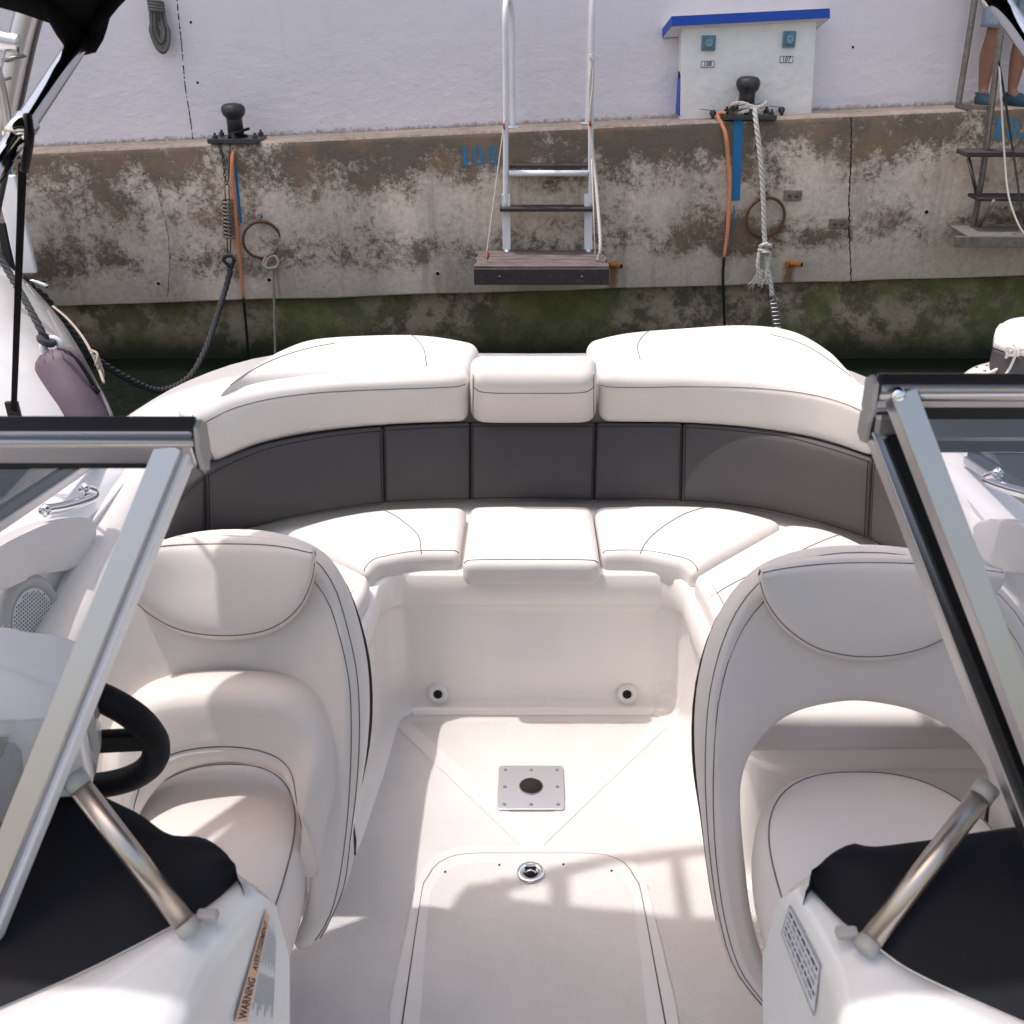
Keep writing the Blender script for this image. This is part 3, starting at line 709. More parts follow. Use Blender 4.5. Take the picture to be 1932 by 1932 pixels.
# white boarding ladder
LY_ = QY-.13
o = root('boarding_ladder', atY(1030, 500, LY_), 'white tubular ladder with a wooden step hanging over the quay edge', 'ladder')
for (xt, xm, xb, back) in ((953, 954, 955, 958), (1118, 1115, 1109, 1113)):
    t = atY(xt, 6 if xt < 1000 else -25, LY_+.02); b = atY(xm, 391, LY_)
    bk = V((b.x+(.045 if xt < 1000 else -.02), QY+.16, qz(b.x)))
    m_ = MB(); m_.add(g_tube([bk, bk+V((0, 0, .3)), V((bk.x, QY+.16, t.z-.10)), V(((bk.x+t.x)/2, QY+.09, t.z+.015)), t+V((0, 0, -.03)), atY(xm, 150, LY_), b], .0175, 12, 70), 'wpaint')
    m_.add(g_lathe([(.045, 0), (.045, .008)], bk+V((0, 0, .003)), n=16), 'wpaint'); m_.build('handrail', o)
    m_ = MB(); p = atY(xb, 399, LY_); q = atY(xb+1, 470, LY_+.0); m_.add(g_beam(p+V((0, 0, .11)), q, .052, .022, V((0, -1, 0))), 'wpaint', False); m_.add(g_tube([q, q+V((.005, 0, -.06))], .017, 10), 'wpaint'); m_.build('lower_leg', o)
m_ = MB(); m_.add(g_tube([atY(960, 327, LY_), atY(1110, 327, LY_)], .019, 12), 'wpaint'); m_.build('cross_tube', o)
m_ = MB(); a = atY(962, 318, LY_); b = atY(1110, 318, LY_); m_.add(g_box((a+b)/2+V((0, .05, .01)), ((b-a).length, .09, .022), .003), 'wooddk', False); m_.build('tread', o)
m_ = MB(); a = atY(943, 395, LY_-.05); b = atY(1118, 395, LY_-.05); m_.add(g_box((a+b)/2+V((0, .04, 0)), ((b-a).length, .13, .022), .003), 'wooddk', False); m_.build('tread', o)
zp = atY(1020, 472, QY-.10).z; fy = atZ(1020, 502, zp).y; by = QY-.10
xa, xb_ = atZ(894, 502, zp).x, atZ(1149, 502, zp).x
pl = MB(); nb = 5
for i in range(nb):
    y0 = fy+(by-fy)*i/nb; y1 = fy+(by-fy)*(i+1)/nb
    pl.add(g_box(((xa+xb_)/2+random.uniform(-.004, .004), (y0+y1)/2, zp-.012), (xb_-xa-.02*(i % 2), (y1-y0)-.008, .024), .004), 'wood', False)
plat = pl.build('platform', o)
m_ = MB(); m_.add(g_box(((xa+xb_)/2, fy-.014, zp-.062), (xb_-xa, .024, .10), .004), 'wooddk', False); m_.build('front_board', plat)
for s in (xa+.02, xb_-.02): m_ = MB(); m_.add(g_box((s, (fy+by)/2, zp-.06), (.024, by-fy-.03, .07), .004), 'wooddk', False); m_.build('side_board', plat)
for s in (.19, .80): m_ = MB(); m_.add(g_lathe([(.008, 0), (.007, .003)], (xa+(xb_-xa)*s, fy-.0265, zp-.06), V((0, -1, 0)), 12), 'steel'); m_.build('screw', plat)
m_ = MB(); e1 = V((xa+.08, fy+.10, zp)); m_.add(g_tube([atY(952, 225, LY_-.02), atY(950, 240, LY_-.02), e1+V((0, 0, .08)), e1], .0042, 6), 'ropew'); m_.add(g_tube([atY(950, 232, LY_-.022), atY(951, 245, LY_-.022)], .006, 6), 'red')
m_.add(g_tube([e1+V((0, 0, .07)), e1+V((.01, 0, .05)), e1+V((0, 0, .02))], .007, 6), 'red'); m_.build('thin_cord', o)
m_ = MB(); e2 = V((xb_-.06, fy+.12, zp)); tr = atY(1117, 108, LY_-.03)
m_.add(g_rope([tr, atY(1113, 160, LY_-.03), atY(1112, 215, LY_-.03), atY(1117, 270, LY_-.04), atY(1124, 340, LY_-.08), e2+V((0.01, 0, .12)), e2+V((0, 0, .01))], .0105, k=300), 'ropew')
m_.add(g_rope([tr, atY(1119, 150, LY_-.04), atY(1114, 205, LY_-.04), atY(1113, 235, LY_-.03)], .008, k=120), 'ropew')
m_.add(g_tube([atY(1116, 300, LY_-.05), atY(1120, 400, LY_-.09), e2+V((-.02, 0, .03))], .004, 6), 'ropew')
m_.add(g_torus(tr+V((0, -.005, 0)), .014, .004, (0, -1, 0), 16, 6), 'chrome'); m_.add(g_tube([atY(1113, 228, LY_-.035), atY(1114, 238, LY_-.035)], .010, 6), 'red')
m_.build('white_rope', o)

# power and water box
BY = QY+.19
fc = [atY(a, b, BY) for a, b in ((1286, 46), (1541, 38), (1532, 216), (1283, 235))]
o = root('power_box', fc[3], 'white masonry service box with blue roof edge and two sockets', 'service box')
dback = V((0, WY-BY, 0))
fcb = [fc[0], fc[1], V((fc[2].x, BY, qz(fc[2].x)-.004)), V((fc[3].x, BY, qz(fc[3].x)-.004))]
m_ = MB(); m_.add(g_prism(fcb, dback, .010, 3), 'boxw', False); m_.build('body', o, sharp=30)
rf = [atY(a, b, BY-.06) for a, b in ((1267, 32), (1566, 17), (1566, 34), (1267, 50))]
lr = V((-.03, WY-BY+.055, -.075))
m_ = MB(); vs = rf+[p+lr for p in rf]; m_.add((vs, [[0, 1, 2, 3], [4, 0, 3, 7], [5, 4, 7, 6], [1, 5, 6, 2]]), 'blue', False)
top = [rf[0]+V((.0, .0, .004)), rf[1]+V((0, 0, .004)), rf[1]+lr+V((0, 0, .004)), rf[0]+lr+V((0, 0, .004))]
m_.add((top, [[0, 1, 2, 3]]), 'boxw', False); m_.add(([rf[3]+V((0, 0, .003)), rf[2]+V((0, 0, .003)), rf[2]+lr+V((0, 0, .003)), rf[3]+lr+V((0, 0, .003))], [[0, 1, 2, 3]]), 'boxw', False); m_.build('roof', o)
xl = fc[3].x
m_ = MB(); zt = atY(1281, 76, BY+.1).z; zb_ = atY(1281, 216, BY+.1).z
m_.add(g_box((xl-.004+.0, BY+.10, (zt+zb_)/2), (.02, .17, zt-zb_), .003), 'blue', False); m_.build('door', o)
m_ = MB(); m_.add(g_box((xl-.018, BY+.06, zb_+.55*(zt-zb_)), (.012, .03, .04), .003), 'iron', False); m_.build('latch', o)
for (x0, y0, x1, y1) in ((1324, 67, 1349, 95), (1477, 59, 1500, 89)):
    a = atY((x0+x1)/2, (y0+y1)/2, BY-.002); w = (x1-x0)/F*6.72; h = (y1-y0)/F*6.1
    s_ = MB(); s_.add(g_prism([a+V((x, 0, z)) for x, z in rrect(w, h, .008)], (0, -.016, 0), .003), 'socket', False); so_ = s_.build('socket', o)
    s_ = MB(); s_.add(g_prism([a+V((x, -.015, z)) for x, z in rrect(w*.62, h*.62, .018)], (0, -.022, 0), .005), 'socket', False); s_.add(g_beam(a+V((-.012, -.03, h*.34)), a+V((.012, -.03, h*.34)), .012, .01), 'socket', False); s_.add(g_torus(a+V((0, -.037, 0)), w*.20, .004, (0, -1, 0), 20, 6), 'socketlt'); s_.add(g_beam(a+V((0, -.038, -h*.26)), a+V((0, -.038, h*.05)), .008, .004, V((0, -1, 0))), 'socketlt', False); s_.build('socket_cover', so_)
    for sx in (-1, 1):
        for sz in (-1, 1): s_ = MB(); s_.add(g_lathe([(.0035, 0), (.003, .002)], a+V((sx*w*.42, -.0155, sz*h*.42)), V((0, -1, 0)), 8), 'steel'); s_.build('screw', so_)
for (x0, y0, x1, y1, t) in ((1323, 115, 1347, 127, '108'), (1472, 106, 1496, 118, '107')):
    a = atY((x0+x1)/2, (y0+y1)/2, BY-.002); w = (x1-x0)/F*6.72; h = (y1-y0)/F*6.2
    s_ = MB(); s_.add(g_box(a+V((0, 0, 0)), (w, .004, h), .0006), 'ink', False); s_.add(g_box(a+V((0, -.0012, 0)), (w-.007, .004, h-.007), .0005), 'boxw', False)
    s_.add(g_text(t, a+V((-w*.36, -.0036, -h*.30)), (1, 0, 0.03), (0, 0, 1), h*.98, .0006), 'ink', False); s_.build('number_plate', o)
for (x, y, s) in ((1343, 212, -1), (1472, 206, 1)):
    a = atY(x, y, BY); s_ = MB(); s_.add(g_tube([a+V((0, .01, 0)), a+V((0, -.05, 0)), a+V((0, -.06, -.03))], .011, 10), 'iron'); s_.add(g_lathe([(.02, 0), (.02, .02)], a+V((0, -.03, 0)), V((0, -1, 0)), 12), 'iron')
    s_.add(g_beam(a+V((0, -.045, .015)), a+V((-.085*(1 if s > 0 else 1), -.05, .025)), .008, .004), 'iron', False); s_.build('tap', o)

# coil of grey rope on the wall
o = root('rope_coil', atY(300, 60, WY-.05), 'coil of grey rope hanging high on the plastered wall', 'rope')
m_ = MB(); c0 = atY(300, 40, WY-.06)
for k in range(9):
    w = .012+.0065*k; dz = .055+.0125*k; cx_ = random.uniform(-.006, .006)
    m_.add(g_tube([c0+V((cx_+w*math.sin(t)*(1 if math.cos(t) > 0 else .75), -.006*(k % 4)-.008*math.sin(2*t), -.03-dz*math.cos(t))) for t in [2*PI*i/22 for i in range(23)]], .0075, 7), 'ropeg')
for k in range(4): m_.add(g_torus(c0+V((0, -.012, .06+.017*k)), .045, .0085, V((.1, .15, 1)), 20, 7), 'ropeg')
for s in (-.02, .0, .02): m_.add(g_tube([c0+V((s, -.01, .30)), c0+V((s*1.3, -.015, .10)), c0+V((s, -.01, .0))], .008, 7), 'ropeg')
m_.build('hank', o); m_ = MB(); m_.add(g_tube([c0+V((0, .06, .30)), c0+V((0, -.01, .30)), c0+V((0, -.02, .33))], .006, 8), 'steel'); m_.build('hook', o)

# steel gangway ladder at right
GX = atY(1851, 344, QY-.25)
o = root('steel_gangway', atY(1900, 460, QY-.3), 'steel step ladder with handrails hanging off the quay at far right', 'ladder')
w_ = .62
for dx in (0, w_):
    D = V((dx, 0, 0)); m_ = MB()
    m_.add(g_tube([atY(1832, 452, QY-.10)+D, atY(1851, 344, QY-.16)+D, atY(1866, 235, QY-.2)+D, atY(1893, 20, QY-.22)+D, atY(1900, -60, QY-.1)+D, atY(1880, -90, QY+.1)+D, atY(1848, -70, QY+.14)+D, atY(1839, 0, QY+.14)+D, atY(1807, 203, QY+.12)+D], .019, 10, 80), 'steel'); m_.build('handrail', o)
    m_ = MB(); m_.add(g_beam(atY(1810, 200, QY+.10)+D, atY(1866, 204, QY-.18)+D, .03, .028), 'steel', False); m_.build('foot_bar', o)
    m_ = MB(); m_.add(g_tube([atY(1827, 297, QY-.08)+D, atY(1843, 368, QY-.10)+D], .012, 8), 'steel'); m_.add(g_tube([atY(1876, 378, QY-.3)+D, atY(1838, 442, QY-.10)+D], .012, 8), 'steel'); m_.add(g_tube([atY(1816, 425, QY-.01)+D, atY(1836, 450, QY-.10)+D], .010, 8), 'steel'); m_.build('brace', o)
for (x, y, yy, d, h) in ((1826, 288, QY-.17, .18, .03), (1847, 372, QY-.20, .18, .02)):
    a = atY(x, y, yy); m_ = MB(); m_.add(g_box(a+V((w_/2+.02, 0, 0)), (w_+.12, d, h), .004), 'wooddk', False); m_.build('tread', o)
a = atY(1817, 449, QY-.44); m_ = MB(); m_.add(g_box(a+V((w_/2+.03, 0, -.022)), (w_+.16, .03, .066), .003), 'steel', False); m_.add(g_box(a+V((w_/2+.06, .20, .003)), (w_+.04, .36, .012), .002), 'steeldk', False); m_.build('platform', o)
m_ = MB(); m_.add(g_tube([atY(1884, 115, QY-.24), atY(1887, 153, QY-.26), atY(1895, 290, QY-.3), atY(1903, 370, QY-.36), atY(1922, 425, QY-.42), atY(1940, 450, QY-.44)], .006, 7, 30), 'ropew'); m_.build('white_cord', o)
m_ = MB(); m_.add(g_rope([atY(1884, 115, QY-.25), atY(1892, 160, QY-.25), atY(1912, 290, QY-.3), atY(1928, 400, QY-.4), atY(1940, 440, QY-.4)], .007), 'roped'); m_.build('dark_cord', o)

# person on the quay
def skin_mesh(verts, edges, radii, lvl=2, rootv=0):
    me = bpy.data.meshes.new('sk'); me.from_pydata(verts, edges, []); ob = bpy.data.objects.new('sk', me); COL.objects.link(ob)
    md = ob.modifiers.new('s', 'SKIN'); md.use_smooth_shade = True
    for i, r in enumerate(radii): me.skin_vertices[0].data[i].radius = (r, r) if not isinstance(r, tuple) else r
    me.skin_vertices[0].data[rootv].use_root = True
    sb = ob.modifiers.new('b', 'SUBSURF'); sb.levels = lvl; sb.render_levels = lvl
    bpy.context.view_layer.update(); ev = ob.evaluated_get(bpy.context.evaluated_depsgraph_get()); m2 = ev.to_mesh()
    out = ([v.co.copy() for v in m2.vertices], [list(p.vertices) for p in m2.polygons]); ev.to_mesh_clear(); bpy.data.objects.remove(ob); return out
def person():
    c = atY(1878, 193, QY+.16); z0 = qz(c.x)
    o = root('person', (c.x, c.y, z0), 'person in denim shorts and teal shoes standing on the quay at far right', 'person')
    k = .86; P = lambda x, y, z: V((c.x+x*k, c.y+y*k, z0+z*k))
    L = [P(0, 0, .93), P(-.10, 0, .88), P(-.105, -.01, .50), P(-.108, .035, .33), P(-.095, .03, .09), P(-.10, -.10, .035),
         P(.10, 0, .88), P(.105, -.01, .50), P(.118, .035, .33), P(.12, .03, .09), P(.15, -.10, .035),
         P(0, .01, 1.10), P(0, 0, 1.28), P(0, .0, 1.42), P(0, -.01, 1.50), P(0, -.02, 1.60), P(0, -.02, 1.70),
         P(-.18, 0, 1.39), P(-.24, -.04, 1.12), P(-.22, -.22, 1.02), P(.18, 0, 1.39), P(.24, -.04, 1.12), P(.22, -.22, 1.02)]
    E = [(0, 1), (1, 2), (2, 3), (3, 4), (4, 5), (0, 6), (6, 7), (7, 8), (8, 9), (9, 10), (0, 11), (11, 12), (12, 13), (13, 14), (14, 15), (15, 16), (13, 17), (17, 18), (18, 19), (13, 20), (20, 21), (21, 22)]
    R = [.13, .10, .060, .068, .036, .035, .10, .060, .068, .036, .035, .12, .135, .10, .055, .085, .06, .055, .04, .03, .055, .04, .03]
    E0 = list(E)
    for w, sx in ((19, -1), (22, 1)):
        base = L[w]; pal = base+V((0, -.07*k, .0)); L.append(pal); R.append(.030); E.append((w, len(L)-1)); pi = len(L)-1
        for fi, (fx, fl) in enumerate(((-.028, .060), (-.010, .068), (.010, .064), (.028, .052))):
            a = pal+V((fx*k, -.03*k, 0)); b = a+V((0, -fl*k*.6, -.02*k)); d = b+V((0, -fl*k*.1, -.035*k))
            i0 = len(L); L += [a, b, d]; R += [.010, .009, .008]; E += [(pi, i0), (i0, i0+1), (i0+1, i0+2)]
        a = pal+V((-sx*.035*k, .02*k, -.01)); b = a+V((-sx*.015*k, -.04*k, -.025*k)); i0 = len(L); L += [a, b]; R += [.011, .009]; E += [(pi, i0), (i0, i0+1)]
    R = [r*k for r in R]
    m_ = MB(); m_.add(skin_mesh(L, E, R, 1), 'skin')
    for s in (-1, 1): m_.add(g_lathe([(.0, 0), (.012*k, .003), (.0, .008)], P(s*.032, -.095, 1.625), V((0, -1, 0)), 10), 'boxw')
    m_.add(g_lathe([(.018*k, 0), (.008*k, .03*k)], P(0, -.10, 1.595), V((0, -.9, .3)), 10), 'skin')
    m_.build('body', o)
    m_ = MB()
    for s, l2, kx in ((-1, 2, -.105), (1, 7, .108)):
        m_.add(g_tube([P(s*.085, 0, .92), P(s*.10, 0, .75), P(kx, -.01, .555), P(kx, -.01, .53)], [.135*k, .125*k, .108*k, .104*k], 16, 14), 'denim')
    m_.add(g_tube([P(0, 0, .84), P(0, 0, .95), P(0, 0, 1.02)], [.14*k, .165*k, .15*k], 18, 8), 'denim'); m_.build('shorts', o)
    m_ = MB(); m_.add(g_tube([P(0, .005, 1.0), P(0, .005, 1.15), P(0, 0, 1.32), P(0, 0, 1.42), P(0, 0, 1.46)], [.165*k, .165*k, .175*k, .13*k, .07*k], 18, 16), 'shirt')
    for s in (-1, 1): m_.add(g_tube([P(s*.12, 0, 1.40), P(s*.2, 0, 1.36), P(s*.235, -.03, 1.20)], [.075*k, .07*k, .062*k], 12, 10), 'shirt')
    m_.build('shirt', o)
    m_ = MB(); m_.add(g_lathe([(.105*k, -.02*k), (.112*k, .04*k), (.10*k, .09*k), (.06*k, .125*k), (0, .135*k)], P(0, .005, 1.63), V((0, .15, 1)), 18), 'hair'); m_.build('hair', o)
    for a, b in (((-.095, .06), (-.115, -.16)), ((.12, .06), (.19, -.17))):
        m_ = MB(); p = P(a[0], a[1], .045); q = P(b[0], b[1], .03); m_.add(g_tube([p+V((0, .02, .01)), p, p.lerp(q, .5)+V((0, 0, -.002)), q, q+(q-p).normalized()*.02], [.036*k, .056*k, .056*k, .048*k, .024*k], 14, 20), 'shoe')
        m_.add(g_tube([p+V((.0, .03, -.03)), p+V((0, 0, -.031)), q+V((0, 0, -.018))], .014, 8), 'shoe'); m_.add(g_torus(p+V((0, 0, .035)), .042*k, .006, (0, .2, 1), 20, 6), 'shoeg'); m_.build('shoe', o)
person()


# ================================================================== THE MOTORBOAT
boat = root('motorboat', (0, 1.5, -.32), 'open white motorboat with cream and grey seats, seen from its bow', 'motorboat')
def mirror(pts): return [V((-p.x, p.y, p.z)) for p in pts]

# hull, side decks
half = [(.0, 3.28), (.35, 3.29), (.7, 3.33), (.93, 3.24), (1.07, 3.08), (1.165, 2.85), (1.215, 2.5), (1.235, 2.0), (1.24, 1.2), (1.24, 0), (1.15, -1.1), (.8, -2.1), (.3, -2.8), (0, -3.0)]
zz = 0
hal2 = [(.0, 3.0), (.3, 3.0), (.58, 2.97), (.78, 2.87), (.92, 2.71), (1.0, 2.5), (1.035, 2.2), (1.05, 1.9), (1.05, 1.2), (1.05, 0), (.95, -.6), (.6, -.9), (.3, -.95), (0, -.95)]
def row(h, z, dx=0, f=None): return [V((x*(1+dx), y, z(x, y) if callable(z) else z)) for x, y in h]
zd = lambda x, y: .80 + max(0, 1.6-y)*.09
for sgn in (1,):
    rows = [row(half, -.40, -.22), row(half, .02, -.06), row(half, lambda x, y: zd(x, y)-.10), row(half, lambda x, y: zd(x, y)-.03, .006), row(half, zd, -.01), row(half, lambda x, y: zd(x, y)+.02, -.04),
            [p.lerp(q, .75) for p, q in zip(row(half, lambda x, y: zd(x, y)+.03, -.05), row(hal2, lambda x, y: zd(x, y)+.03))], row(hal2, lambda x, y: zd(x, y)+.02), row(hal2, lambda x, y: zd(x, y)-.02, -.012)]
    rows = [cr(r, 90) for r in rows]
    m_ = MB(); m_.add(g_loft(rows), 'gelw'); m_.add(g_loft([mirror(r) for r in rows]), 'gelw'); m_.build('hull', boat)
# cockpit sole
m_ = MB(); m_.add(([(-1.04, -.9, 0), (1.04, -.9, 0), (1.04, 2.6, 0), (-1.04, 2.6, 0)], [[0, 1, 2, 3]]), 'gelf', False)
m_.build('cockpit_floor', boat, fix=False)
m_ = MB()
def sheet(m_, pts, z, mat): m_.add(([V((p.x, p.y, z)) for p in pts], [list(range(len(pts)))]), mat, False)
def smoothpoly(px, k=40): return cr(LZ(px, 0), k)
# non-skid fields: aft field cut by a smooth V line, side fields
sheet(m_, LZ([(765, 1362), (1243, 1362), (1450, 1500), (1750, 1700), (1750, 2090), (1300, 2090), (1284, 1960), (1262, 1840), (1226, 1680), (1190, 1625), (1150, 1604), (860, 1604), (815, 1625), (780, 1680), (745, 1840), (722, 1960), (705, 2090), (300, 2090), (300, 1700), (560, 1500)], 0), .0015, 'nonskid')
for P_ in ([(748, 1372), (775, 1364), (1003, 1570), (1003, 1600), (985, 1600)], [(1258, 1372), (1231, 1364), (1003, 1570), (1003, 1600), (1021, 1600)]): sheet(m_, LZ(P_, 0), .0030, 'gelf')
m_.build('nonskid_panel', boat, fix=False)
# hatch
ho = LZ([(762, 1932), (797, 1690), (806, 1665), (825, 1637), (860, 1620), (905, 1616)], 0); hr_ = LZ([(1100, 1616), (1145, 1620), (1180, 1637), (1198, 1665), (1208, 1690), (1252, 1932)], 0)
fw = lambda p, q: p+(p-q)*2.2
hp = [fw(ho[0], ho[1])] + cr(ho, 22) + cr(hr_, 22) + [fw(hr_[-1], hr_[-2])]
hc = V((0, 1.35, 0))
def grow(P, d): return [p+(p-hc).normalized()*d for p in P]
m_ = MB(); m_.add(g_prism([p+V((0, 0, .001)) for p in grow(hp, .032)], (0, 0, .0065), .003), 'gelf', False); m_.build('hatch_rim', boat)
m_ = MB(); m_.add(g_prism([p+V((0, 0, .003)) for p in grow(hp, .0045)], (0, 0, .0055)), 'gap', False); m_.build('hatch_gasket', boat)
m_ = MB(); m_.add(g_prism([p+V((0, 0, .004)) for p in hp], (0, 0, .009), .003), 'gelf', False)
sheet(m_, grow(hp, -.035), .0135, 'nonskid'); hat = m_.build('floor_hatch', boat)
m_ = MB(); lc = atZ(1001, 1647, .014); m_.add(g_lathe([(.033, 0), (.033, .004), (.030, .006), (.020, .006), (.0185, .003), (.0165, .002)], lc, n=36), 'chrome'); m_.add(g_lathe([(.0155, 0), (.015, .0035)], lc+V((0, 0, .001)), n=24), 'dark')
m_.add(g_tube([lc+V((-.013, -.004, .005)), lc+V((0, .002, .0075)), lc+V((.013, -.004, .005))], .0028, 8), 'chrome'); m_.add(g_box(lc+V((0, .017, .007)), (.026, .010, .003), .001), 'chrome', False); m_.build('latch', hat)
for x, y in ((840, 1645), (942, 1632), (1063, 1631), (1154, 1643)):
    m_ = MB(); m_.add(g_lathe([(.003, 0), (.003, .001)], atZ(x, y, .0137), n=8), 'dark'); m_.build('screw_hole', hat)
# table socket plate
pc = atZ(1002, 1487, .004); m_ = MB(); wpl = .088
m_.add(g_prism([pc+V((x, y, 0)) for x, y in rrect(.176, .168, .010)], (0, 0, .005), .0012), 'plate', False); pl_ = m_.build('table_socket', boat)
m_ = MB(); m_.add(g_lathe([(.031, 0), (.031, .0015)], pc+V((0, .002, .0052)), n=36), 'dark'); m_.add(g_torus(pc+V((0, .002, .006)), .031, .0015, (0, 0, 1), 36, 6), 'steel'); m_.build('socket_hole', pl_)
for sx, sy in ((-1, -1), (0, -1), (1, -1), (-1, 0), (1, 0), (-1, 1), (0, 1), (1, 1)):
    m_ = MB(); m_.add(g_lathe([(.0052, 0), (.0045, .0016), (0.0015, .0018), (.001, .0006)], pc+V((sx*.070, sy*.066, .0052)), n=10), 'steel'); m_.build('screw', pl_)

# moulded bench front
def offs(P, d):
    out = []
    for i, p in enumerate(P):
        t = (P[min(i+1, len(P)-1)]-P[max(i-1, 0)]).normalized(); out.append(p+V((-t.y, t.x, 0))*d)
    return out
def corner(cx, cy, r, a0, a1, k=8): return [V((cx+r*math.cos(math.radians(a0+(a1-a0)*i/k)), cy+r*math.sin(math.radians(a0+(a1-a0)*i/k)), 0)) for i in range(k+1)]
path = [V((-1.04, 1.78, 0)), V((-.8, 1.78, 0)), V((-.62, 1.78, 0))] + [V((-.52, 1.80, 0)), V((-.475, 1.88, 0))] + [V((-.455, 2.05, 0)), V((-.44, 2.2, 0)), V((-.43, 2.35, 0))] + corner(-.345, 2.375, .085, 180, 90) + [V((-.15, 2.46, 0)), V((0, 2.46, 0)), V((.15, 2.46, 0))] + corner(.345, 2.375, .085, 90, 0) + [V((.43, 2.35, 0)), V((.44, 2.2, 0)), V((.455, 2.05, 0)), V((.475, 1.88, 0)), V((.52, 1.80, 0))] + [V((.62, 1.78, 0)), V((.8, 1.78, 0)), V((1.04, 1.78, 0))]
pd = cr(path, 200)
rows = []
for z, d in ((0.001, -.045), (.004, -.028), (.014, -.012), (.034, -.003), (.06, 0), (.20, .003), (.325, .006), (.345, .002), (.358, -.010), (.368, -.016), (.40, -.018), (.455, -.016), (.462, -.010), (.462, .05)):
    rows.append([p+V((0, 0, z)) for p in offs(pd, d)])
m_ = MB(); m_.add(g_loft(rows), 'gel'); m_.build('bench_moulding', boat)
# bench top shelf and backrest support
outer = [V((-1.04, 1.78, 0)), V((-1.04, 2.0, 0)), V((-1.02, 2.25, 0)), V((-.97, 2.45, 0)), V((-.90, 2.62, 0)), V((-.76, 2.80, 0)), V((-.55, 2.92, 0)), V((-.3, 2.95, 0)), V((0, 2.95, 0))]
outer = outer + [V((.3, 2.97, 0)), V((.57, 2.95, 0)), V((.82, 2.88, 0)), V((1.0, 2.70, 0)), V((1.05, 2.5, 0)), V((1.07, 2.25, 0)), V((1.07, 2.0, 0)), V((1.07, 1.78, 0))]
oo = cr(outer, 200)
m_ = MB(); m_.add(g_loft([[p+V((0, 0, .464)) for p in offs(pd, .03)], [p+V((0, 0, .468)) for p in oo], [p+V((0, 0, .80)) for p in oo]]), 'gel'); m_.build('bench_shelf', boat)
for x in (-.28, .285):
    p = V((x*.985, 2.452, .050)); m_ = MB(); ax = V((0, -1, .25))
    m_.add(g_lathe([(.030, -.012), (.030, .004), (.026, .007), (.016, .008), (.013, .004)], p, ax, 28), 'gelw'); m_.add(g_lathe([(.0125, .004), (.0125, .0075)], p, ax, 20), 'dark'); m_.build('drain_fitting', boat)

# ---- seat cushions
Z1 = .515
def seat(A, B, name='seat_cushion', seams=(), thick=.096, n=40, z=Z1):
    m_ = MB(); pillow(m_, LZ(A, z), LZ(B, z), thick, (0, 0, -1), 'vinyl', .012, .024, n, seams); return m_.build(name, boat)
seat([(871, 1062), (950, 1062), (1040, 1062), (1134, 1062)], [(887, 954), (960, 953), (1050, 953), (1118, 954)], seams=[('u', .05)], thick=.078)
seat([(695, 1078), (712, 1062), (735, 1055), (790, 1046), (867, 1044)], [(532, 1004), (575, 990), (640, 973), (730, 960), (880, 954)], seams=[('u', .06), ('p', [(.62, .03), (.66, .3), (.60, .7), (.55, .97)])])
seat([(1136, 1044), (1212, 1046), (1265, 1056), (1292, 1064), (1307, 1080)], [(1120, 954), (1283, 953), (1370, 958), (1430, 970), (1480, 984)], seams=[('u', .06), ('p', [(.40, .03), (.42, .3), (.50, .7), (.60, .97)])])
seat([(697, 1084), (692, 1112), (672, 1150), (650, 1220), (628, 1300), (612, 1372)], [(532, 1006), (470, 1003), (400, 1022), (320, 1078), (225, 1200), (120, 1372)], seams=[('u', .07), ('v', .16)])
seat([(1309, 1086), (1326, 1116), (1346, 1160), (1366, 1230), (1385, 1300), (1400, 1356)], [(1482, 986), (1560, 997), (1640, 1031), (1712, 1085), (1790, 1200), (1880, 1356)], seams=[('u', .07), ('v', .16)])

# ---- grey back panels
GB = [(150, 1230), (205, 1140), (260, 1078), (310, 1042), (385, 1022), (470, 1000), (560, 978), (640, 965), (725, 953), (800, 949), (887, 947), (1003, 945), (1120, 947), (1205, 947), (1285, 950), (1400, 960), (1520, 984), (1635, 1021), (1705, 1062), (1760, 1120), (1810, 1190), (1860, 1270)]
GT = [(170, 1165), (215, 1090), (270, 1010), (318, 962), (388, 895), (480, 848), (560, 827), (640, 814), (722, 806), (800, 801), (887, 798), (1003, 797), (1124, 798), (1205, 798), (1288, 799), (1400, 807), (1500, 821), (1643, 866), (1720, 915), (1775, 970), (1830, 1040), (1880, 1110)]
GBd = cr(LZ(GB, .505), 600); GTd = cr(LZ(GT, .735), 600)
def par(P, px, z, i0):     # index on the dense curve closest to a traced pixel
    q = atZ(px[0], px[1], z); return min(range(len(P)), key=lambda i: (P[i]-q).length)
cuts = [((150, 1230), (170, 1165)), ((387, 1021), (388, 895)), ((726, 953), (724, 806)), ((888, 947), (888, 798)), ((1121, 947), (1125, 798)), ((1286, 950), (1289, 799)), ((1637, 1022), (1645, 867)), ((1860, 1270), (1880, 1110))]
def outdir(p): return V((p.x*.55, 1.0 if abs(p.x) < .8 else .5, 0)).normalized()
